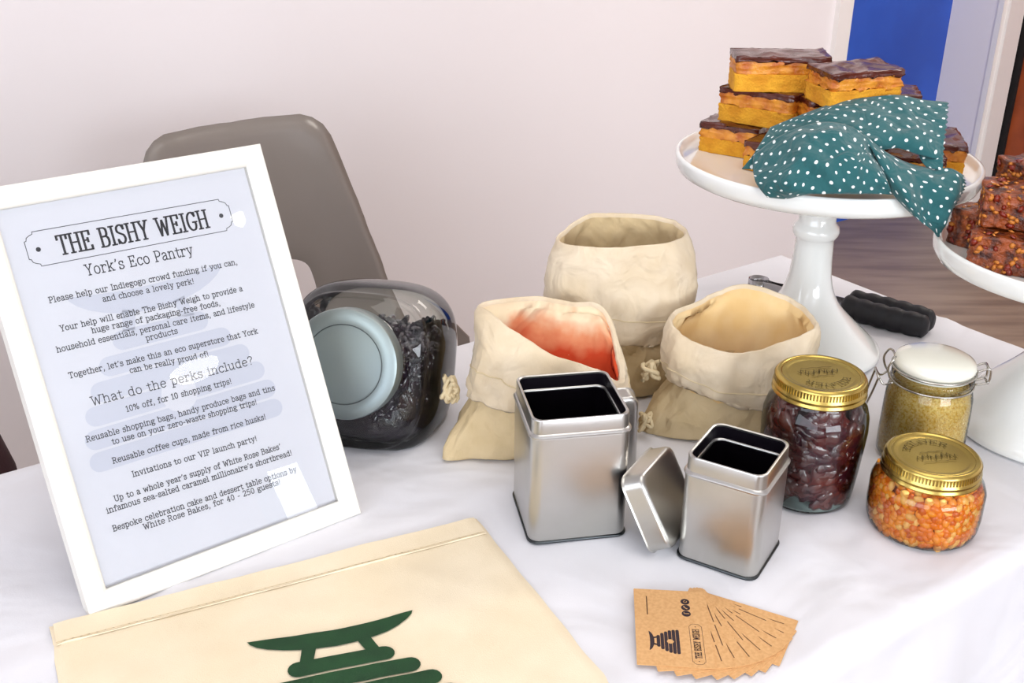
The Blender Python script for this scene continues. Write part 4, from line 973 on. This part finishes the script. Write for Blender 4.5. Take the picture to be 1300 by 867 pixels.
# ================================================================= DOTTED NAPKIN
NAP = {'back': [[(0.2571, 1.0750, 0.2685), (0.2852, 1.0850, 0.2775), (0.3229, 1.0900, 0.2902), (0.3537, 1.0900, 0.2960), (0.3850, 1.0900, 0.2986), (0.4110, 1.0900, 0.2941), (0.4339, 1.0850, 0.2931)],
   [(0.2459, 1.0550, 0.2608), (0.2803, 1.0600, 0.2693), (0.3166, 1.0620, 0.2817), (0.3464, 1.0600, 0.2863), (0.3770, 1.0600, 0.2881), (0.4009, 1.0600, 0.2844), (0.4242, 1.0550, 0.2827)],
   [(0.2340, 1.0400, 0.2489), (0.2782, 1.0350, 0.2569), (0.3112, 1.0350, 0.2680), (0.3400, 1.0320, 0.2737), (0.3701, 1.0320, 0.2755), (0.3926, 1.0300, 0.2731), (0.4153, 1.0300, 0.2687)],
   [(0.2230, 1.0300, 0.2389), (0.2788, 1.0200, 0.2415), (0.3091, 1.0200, 0.2534), (0.3388, 1.0200, 0.2575), (0.3644, 1.0200, 0.2632), (0.3858, 1.0120, 0.2593), (0.4085, 1.0100, 0.2540)]],
  'front': [[(0.2343, 1.0350, 0.2510), (0.2540, 1.0350, 0.2676), (0.2764, 1.0300, 0.2805), (0.3000, 1.0250, 0.2865), (0.3217, 1.0200, 0.2826), (0.3376, 1.0100, 0.2717), (0.3527, 1.0050, 0.2556)],
   [(0.2314, 1.0200, 0.2434), (0.2524, 1.0120, 0.2574), (0.2717, 1.0000, 0.2722), (0.2935, 0.9950, 0.2767), (0.3138, 0.9920, 0.2724), (0.3324, 0.9900, 0.2619), (0.3458, 0.9850, 0.2506)],
   [(0.2314, 1.0000, 0.2337), (0.2492, 0.9850, 0.2460), (0.2686, 0.9800, 0.2581), (0.2903, 0.9750, 0.2612), (0.3100, 0.9720, 0.2592), (0.3284, 0.9680, 0.2546), (0.3449, 0.9700, 0.2452)],
   [(0.2397, 0.9850, 0.2244), (0.2559, 0.9780, 0.2252), (0.2704, 0.9680, 0.2323), (0.2921, 0.9630, 0.2348), (0.3120, 0.9620, 0.2353), (0.3322, 0.9660, 0.2342), (0.3545, 0.9750, 0.2309)]],
  'tail': [[(0.3296, 1.0200, 0.2797), (0.3506, 1.0120, 0.2636), (0.3743, 1.0100, 0.2521), (0.3981, 1.0050, 0.2476), (0.4133, 1.0000, 0.2491), (0.4254, 0.9980, 0.2437)],
   [(0.3359, 1.0000, 0.2682), (0.3507, 0.9900, 0.2575), (0.3684, 0.9850, 0.2470), (0.3901, 0.9850, 0.2411), (0.4071, 0.9850, 0.2405), (0.4261, 0.9900, 0.2361)],
   [(0.3423, 0.9850, 0.2543), (0.3558, 0.9720, 0.2447), (0.3711, 0.9700, 0.2363), (0.3862, 0.9700, 0.2334), (0.4019, 0.9720, 0.2314), (0.4183, 0.9800, 0.2260)],
   [(0.3533, 0.9720, 0.2325), (0.3642, 0.9620, 0.2267), (0.3761, 0.9620, 0.2207), (0.3866, 0.9640, 0.2186), (0.3995, 0.9680, 0.2159), (0.4105, 0.9750, 0.2137)],
   [(0.3714, 0.9650, 0.2151), (0.3795, 0.9600, 0.2092), (0.3869, 0.9600, 0.2046), (0.3936, 0.9620, 0.1993), (0.4002, 0.9650, 0.1929), (0.4042, 0.9700, 0.2013)]],
  'side': [[(0.3912, 1.0300, 0.2631), (0.4016, 1.0300, 0.2647), (0.4146, 1.0300, 0.2687)],
   [(0.3889, 1.0150, 0.2555), (0.3983, 1.0120, 0.2564), (0.4087, 1.0100, 0.2570)],
   [(0.3926, 1.0050, 0.2491), (0.3984, 1.0000, 0.2490), (0.4068, 1.0000, 0.2475)]],
  }
M_nap = mat('teal_dotted_cotton', '#1f5c5e', .85, bump=.4, bump_scale=1400, bdist=.0005, sheen=.2)
nt = M_nap.node_tree; b_ = nt.nodes['Principled BSDF']
wrinkle_bump(M_nap, 42, .008, .8)
uvn = nt.nodes.new('ShaderNodeUVMap'); vo = nt.nodes.new('ShaderNodeTexVoronoi'); vo.inputs['Randomness'].default_value = 0.0; vo.inputs['Scale'].default_value = 1.0
vo.voronoi_dimensions = '2D'
lt = nt.nodes.new('ShaderNodeMath'); lt.operation = 'LESS_THAN'; lt.inputs[1].default_value = .140
mx = nt.nodes.new('ShaderNodeMix'); mx.data_type = 'RGBA'; mx.inputs[6].default_value = lin('#1b595c'); mx.inputs[7].default_value = lin('#eef4f2')
nt.links.new(uvn.outputs[0], vo.inputs['Vector']); nt.links.new(vo.outputs['Distance'], lt.inputs[0]); nt.links.new(lt.outputs[0], mx.inputs[0]); nt.links.new(mx.outputs[2], b_.inputs['Base Color'])
def napkin():
    for k, r, c, dy in (('front', 1, 5, .014), ('front', 2, 5, .014), ('front', 1, 4, -.006), ('front', 2, 4, -.006), ('front', 1, 2, .010), ('front', 1, 3, .010), ('front', 2, 1, -.008), ('front', 2, 2, -.006), ('back', 1, 1, .010), ('back', 1, 2, .012), ('back', 2, 3, -.007), ('back', 1, 4, .010), ('back', 2, 5, -.006), ('tail', 1, 2, .008), ('tail', 2, 1, -.005), ('tail', 2, 3, .006)):
        x, y, z = NAP[k][r][c]; NAP[k][r][c] = (x, y + dy, z + dy*.35)
    verts = []; faces = []; uvs = []
    for pi_, (key, g_) in enumerate(NAP.items()):
        K = 8 if key != 'side' else 4
        rows = [catmull(r, K) for r in g_]
        cols = list(zip(*rows)); cols = [catmull(c, K) for c in cols]     # cols[i][j]
        ni, nj = len(cols), len(cols[0]); k0 = len(verts)
        # arc-length coordinates, rotated 45 degrees so the dots stand in staggered rows
        for i in range(ni):
            for j in range(nj):
                p = cols[i][j].copy()
                edge = min(i, ni-1-i, j, nj-1-j)
                w_ = min(1, edge/4)
                k_ = 1-abs(nz(p.x*24+p.z*16, p.z*20, 3+pi_*4))*3.0; p.z += w_*(.0022*nz(p.x*60, p.y*60, pi_*7.0) + .0012*nz(p.x*140, p.y*140, pi_)); p.y += w_*(.003*nz(p.x*50, p.z*70, 5+pi_) - .0075*k_)
                if key == 'back' and i == ni-1: p.x += .0012*(1 if j % 2 else -1)
                if key == 'tail' and i == ni-1: p.x += .0012*(1 if j % 2 else -1)
                verts.append(Vector((p.x-ST1[0], p.y-ST1[1], p.z)))
        U = [[0]*nj for _ in range(ni)]; V = [[0]*nj for _ in range(ni)]
        jm = nj//2; im = ni//2
        cu_ = [0]; 
        for i in range(1, ni): cu_.append(cu_[-1] + (cols[i][jm]-cols[i-1][jm]).length)
        for i in range(ni):
            cv_ = 0
            for j in range(nj):
                if j: cv_ += (cols[im][j]-cols[im][j-1]).length
                u, v_ = cu_[i]/.0118, cv_/.0118; a = R(38 + 20*pi_); uvs.append((u*cos(a)-v_*sin(a), u*sin(a)+v_*cos(a)))
        for i in range(ni-1):
            for j in range(nj-1): q = k0+i*nj+j; faces.append((q, q+nj, q+nj+1, q+1))
    me = bpy.data.meshes.new('napkin'); me.from_pydata([tuple(v) for v in verts], [], faces); me.update()
    ul = me.uv_layers.new(name='UVMap')
    for l in me.loops: ul.data[l.index].uv = uvs[l.vertex_index]
    for p in me.polygons: p.use_smooth = True
    me.materials.append(M_nap)
    o = bpy.data.objects.new('napkin', me); C.objects.link(o); o.location = (ST1[0], ST1[1], Z)
    md = o.modifiers.new('thick', 'SOLIDIFY'); md.thickness = .0011; md.offset = 0
    tag(o, 'crumpled teal napkin with white dots draped over the shortbread on the tall cake stand', 'napkin')
napkin()


# ================================================================= TONGS
def tongs():
    t = thing('tongs', 'steel tongs with black scalloped grips lying behind the tall cake stand', 'tongs', (.40, 1.24, Z))
    M_st = mat('polished_steel', '#a9a7a8', .22, 1)
    M_bk = mat('black_silicone', '#0b0911', .55)
    d = Vector((.4962-.3123, 1.1588-1.3029, 0)).normalized(); s = Vector((-d.y, d.x, 0)); o0 = Vector((.40, 1.24, 0))
    A = Vector((.3075, 1.3085, 0)) - o0
    def strip(pts, h0, h1, th=.0011):
        vs = []; fs = []; m = len(pts)
        for i, p in enumerate(pts):
            t_ = (pts[min(i+1, m-1)] - pts[max(i-1, 0)]).normalized(); nrm = Vector((-t_.y, t_.x, 0))*th/2
            vs += [p-nrm+Vector((0, 0, h0)), p+nrm+Vector((0, 0, h0)), p+nrm+Vector((0, 0, h1)), p-nrm+Vector((0, 0, h1))]
        for i in range(m-1):
            for k in range(4): fs.append((i*4+k, i*4+(k+1) % 4, (i+1)*4+(k+1) % 4, (i+1)*4+k))
        fs += [(0, 1, 2, 3), tuple((m-1)*4+k for k in (3, 2, 1, 0))]; return vs, fs
    # spring loop
    loop = [A + d*(.012 - .0125*cos(a)) + s*.0125*sin(a) for a in [pi*.12*(-1) + 0 + i*(2*pi-.0)/30 for i in range(30)]]
    loop = [A + d*.0125 + (d*cos(a) + s*sin(a))*.0125 for a in [R(28) + R(304)*i/30 for i in range(31)]]
    v, f = strip(loop, 0, .017); obj('spring_loop', v, f, M_st, t)
    mb = MB()
    for sg in (1, -1):
        st_ = A + d*.0125 + (d*cos(R(28)) + s*sg*sin(R(28)))*.0125
        pts = catmull([st_, st_ + d*.012 - s*sg*.002, st_ + d*.045 + s*sg*.002, st_ + d*.09 + s*sg*.004, st_ + d*.13 + s*sg*.006], 5)
        v, f = strip(pts, .001, .016); mb.add(v, f)
    mb.build('arms', M_st, t, smooth=False)
    for sg in (1, -1):
        rings = []; B0 = A + d*.130 + s*sg*.010
        for i in range(41):
            k = i/40; r = .0125*(min(1, (k+.02)/.06)**.5)*(min(1, (1.02-k)/.08)**.5)*(1 + .13*abs(sin(k*pi*5.5)))
            c_ = B0 + d*(k*.105) + s*sg*(.003*sin(k*pi)) + Vector((0, 0, .0145))
            rings.append([c_ + s*(r*.85*cos(2*pi*j/18)) + Vector((0, 0, 1))*(r*1.1*sin(2*pi*j/18)) for j in range(18)])
        v, f = loft(rings); obj('grip', v, f, M_bk, t)
tongs()

# ================================================================= TOTE BAG
def tote():
    ang = R(25.0); t = thing('tote_bag', 'flat cream cotton tote bag with a dark green printed emblem, at the front', 'tote bag', (-.3395, .6334, Z), (0, 0, ang))
    W, H = .342, .31
    nx, ny = 90, 80
    def hh(x, y): return .0030 + .0016*nz(x*14, y*14, 2) + .0008*nz(x*40, y*40, 5)
    def skew(x, y): return (x + (-y)*.03 + .0015*nz(y*30, 0, 9)*(1 if x in (0, W) else 0), y + .0022*nz(x*22, 3, 1)*(1 if y == 0 else 0))
    def sheet(z0, x0, x1, y0, y1, off, thick):
        v = []; f = []
        for j in range(ny+1):
            for i in range(nx+1):
                x = x0 + (x1-x0)*i/nx; y = y0 + (y1-y0)*j/ny
                edge = min(i, nx-i, j, ny-j); e = 1 if edge > 1 else (.55 if edge == 1 else 0)
                X, Y = skew(x, y); v.append((X, Y, z0 + off + (thick + hh(x, y)-.0030)*e))
        for j in range(ny):
            for i in range(nx): k = j*(nx+1)+i; f.append((k, k+1, k+nx+2, k+nx+1))
        return v, f
    v, f = sheet(0, 0, W, -H, 0, .0004, .0030); o = obj('tote_cloth', v, f, mat('natural_canvas', '#efe0c4', .9, noise_scale=12, color2='#ead9ba', bump=.6, bump_scale=1200, bdist=.0005), t)
    v, f = sheet(0, .003, W-.003, -.028, -.002, .0036, .0010); obj('top_hem', v, f, o.data.materials[0], t)
    v, f = ribbon([(.004 + i*(W-.008)/60, -.0265 + .0004*nz(i*.7, 2, 2)) for i in range(61)], .0008, .0052); obj('hem_stitching', v, f, mat('stitch_thread', '#d9c49c', .9), t, smooth=False)
    # emblem
    polys = hive_polys(.121); M = Matrix.Translation((.186, -.089, 0)) @ Matrix.Rotation(R(-7.5), 4, 'Z')
    vv = []; ff = []
    bm = bmesh.new()
    for p in polys:
        vs = [bm.verts.new((x, y, 0)) for x, y in p]; bm.faces.new(vs)
    bmesh.ops.triangulate(bm, faces=bm.faces[:])
    for _ in range(3): bmesh.ops.subdivide_edges(bm, edges=[e for e in bm.edges if e.calc_length() > .008], cuts=1); bmesh.ops.triangulate(bm, faces=bm.faces[:])
    bm.verts.index_update()
    for q in bm.verts:
        p = M @ q.co; X, Y = skew(p.x, p.y); vv.append((X, Y, .0004 + hh(p.x, p.y) + .0009))
    ff = [tuple(a.index for a in p.verts) for p in bm.faces]; bm.free()
    obj('printed_emblem', vv, ff, mat('green_print', '#103a1a', .8, noise_scale=60, color2='#15451f', bump=.5, bump_scale=1200, bdist=.0004), t)
tote()

# ================================================================= BUSINESS CARDS
def cards():
    M_k = mat('kraft_card', '#dbab74', .75, noise_scale=400, color2='#cf9d65', detail=6); M_ki = mat('dark_card_ink', '#2a1a24', .7); M_kt = mat('brown_card_text', '#6e4a2c', .7)
    N = 9; rnd = random.Random(8)
    words = ['second', 'third', 'fourth', 'fifth', 'sixth', 'seventh', 'eighth', 'bottom']
    for i in range(N):
        k = i/(N-1); a = R(-94 + 67*k + rnd.uniform(-1, 1)*(0 < i < N-1)); S = Vector((.123 + .005*k, .6766 - .0151*k, 0))
        d = Vector((cos(a), sin(a), 0)); p = Vector((-d.y, d.x, 0)); c = S + d*.0425
        # card frame: X = reading direction (-d), Y = -p
        M = Matrix((-d, -p, Vector((0, 0, 1)))).transposed().to_4x4(); M.translation = Vector((c.x, c.y, Z + (N-1-i)*.00055))
        if i == 0: lab = 'topmost kraft card of the fan, printed with an emblem and round icons'
        elif i == N-1: lab = 'lowest kraft card of the fan, pointing furthest to the right'
        else: lab = 'kraft card fanned out %s from the top of the pile' % words[i-1]
        t = thing('business_card', lab, 'card', mw=M, group='kraft cards fanned out on the tablecloth')
        v, f = loft([rrect(.0425, .0275, .0005, 0, 1), rrect(.0425, .0275, .0005, .00045, 1)]); obj('card_sheet', v, f, M_k, t, smooth=False)
        z = .0005
        # card coords in mm: L from the start (0..85), W from the left long edge (0..55)
        def cc(L, W): return (.0425 - L/1000, .0275 - W/1000)
        if i == 0:
            mb = MB()
            for L in (13, 20, 27):
                cx, cy = cc(L, 38.5)
                ringp = [(cx+.0034*cos(2*pi*q/20), cy+.0034*sin(2*pi*q/20), z) for q in range(20)]; mb.add(ringp, [tuple(range(20))])
            mb.build('round_icons', M_ki, t)
            mk = MB(); cx, cy = cc(13, 38.5); v, f = ribbon([(cx+.0012*cos(q), cy+.0012*sin(q)) for q in (0, 1, 2, 3, 4, 5)], .0006, z+.0001); mk.add(v, f)
            cx, cy = cc(20, 38.5); v, f = ribbon([(cx-.0012, cy-.0008), (cx, cy+.001), (cx+.0014, cy+.0012)], .0009, z+.0001); mk.add(v, f)
            cx, cy = cc(27, 38.5); v, f = ribbon([(cx, cy-.0018), (cx, cy+.0012), (cx+.0008, cy+.0016)], .0007, z+.0001); mk.add(v, f)
            mk.build('icon_marks', M_k, t)
            cx, cy = cc(59, 9.5); v, f = polys_geo([[(x+cx, y+cy) for x, y in q] for q in hive_polys(.0205)], z); obj('emblem', v, f, M_ki, t, smooth=False)
            cx, cy = cc(60, 44); mb = MB(); v, f = ribbon(badge_pts(cx, cy, .0215, .0046, .0022), .0003, z, True); mb.add(v, f)
            for sg in (-1, 1): mb.add([(cx+sg*.0185+.0005*cos(q), cy+.0005*sin(q), z) for q in range(6)], [tuple(range(6))])
            v, f = text_geo("THE BISHY WEIGH", cx-.0155, cx+.0155, cy-.0022, cy-.0022, .0045, .0006, z); mb.add(v, f); mb.build('name_badge', M_ki, t)
            mb = MB(); L = 9.0
            while L < 30: l = rnd.uniform(.8, 1.8); x0, y0 = cc(L, 9.5); x1, y1 = cc(L+l, 9.5); v, f = ribbon([(x0, y0), (x1, y1)], .0009, z); mb.add(v, f); L += l + .5
            mb.build('small_print', M_kt, t)
        else:
            mb = MB()
            for W, segs in ((52, ((12, 36), (40, 62))), (47, ((8, 30), (36, 58), (62, 78)))) if i % 2 else ((51, ((10, 42),)), (46.5, ((6, 26), (32, 50), (56, 76)))):
                for s0, s1 in segs:
                    L = s0
                    while L < s1: l = rnd.uniform(1.0, 3.6); x0, y0 = cc(L, W); x1, y1 = cc(min(L+l, s1), W); v, f = ribbon([(x0, y0), (x1, y1)], .00085, z); mb.add(v, f); L += l + .7
            mb.build('small_print', M_kt, t)
cards()
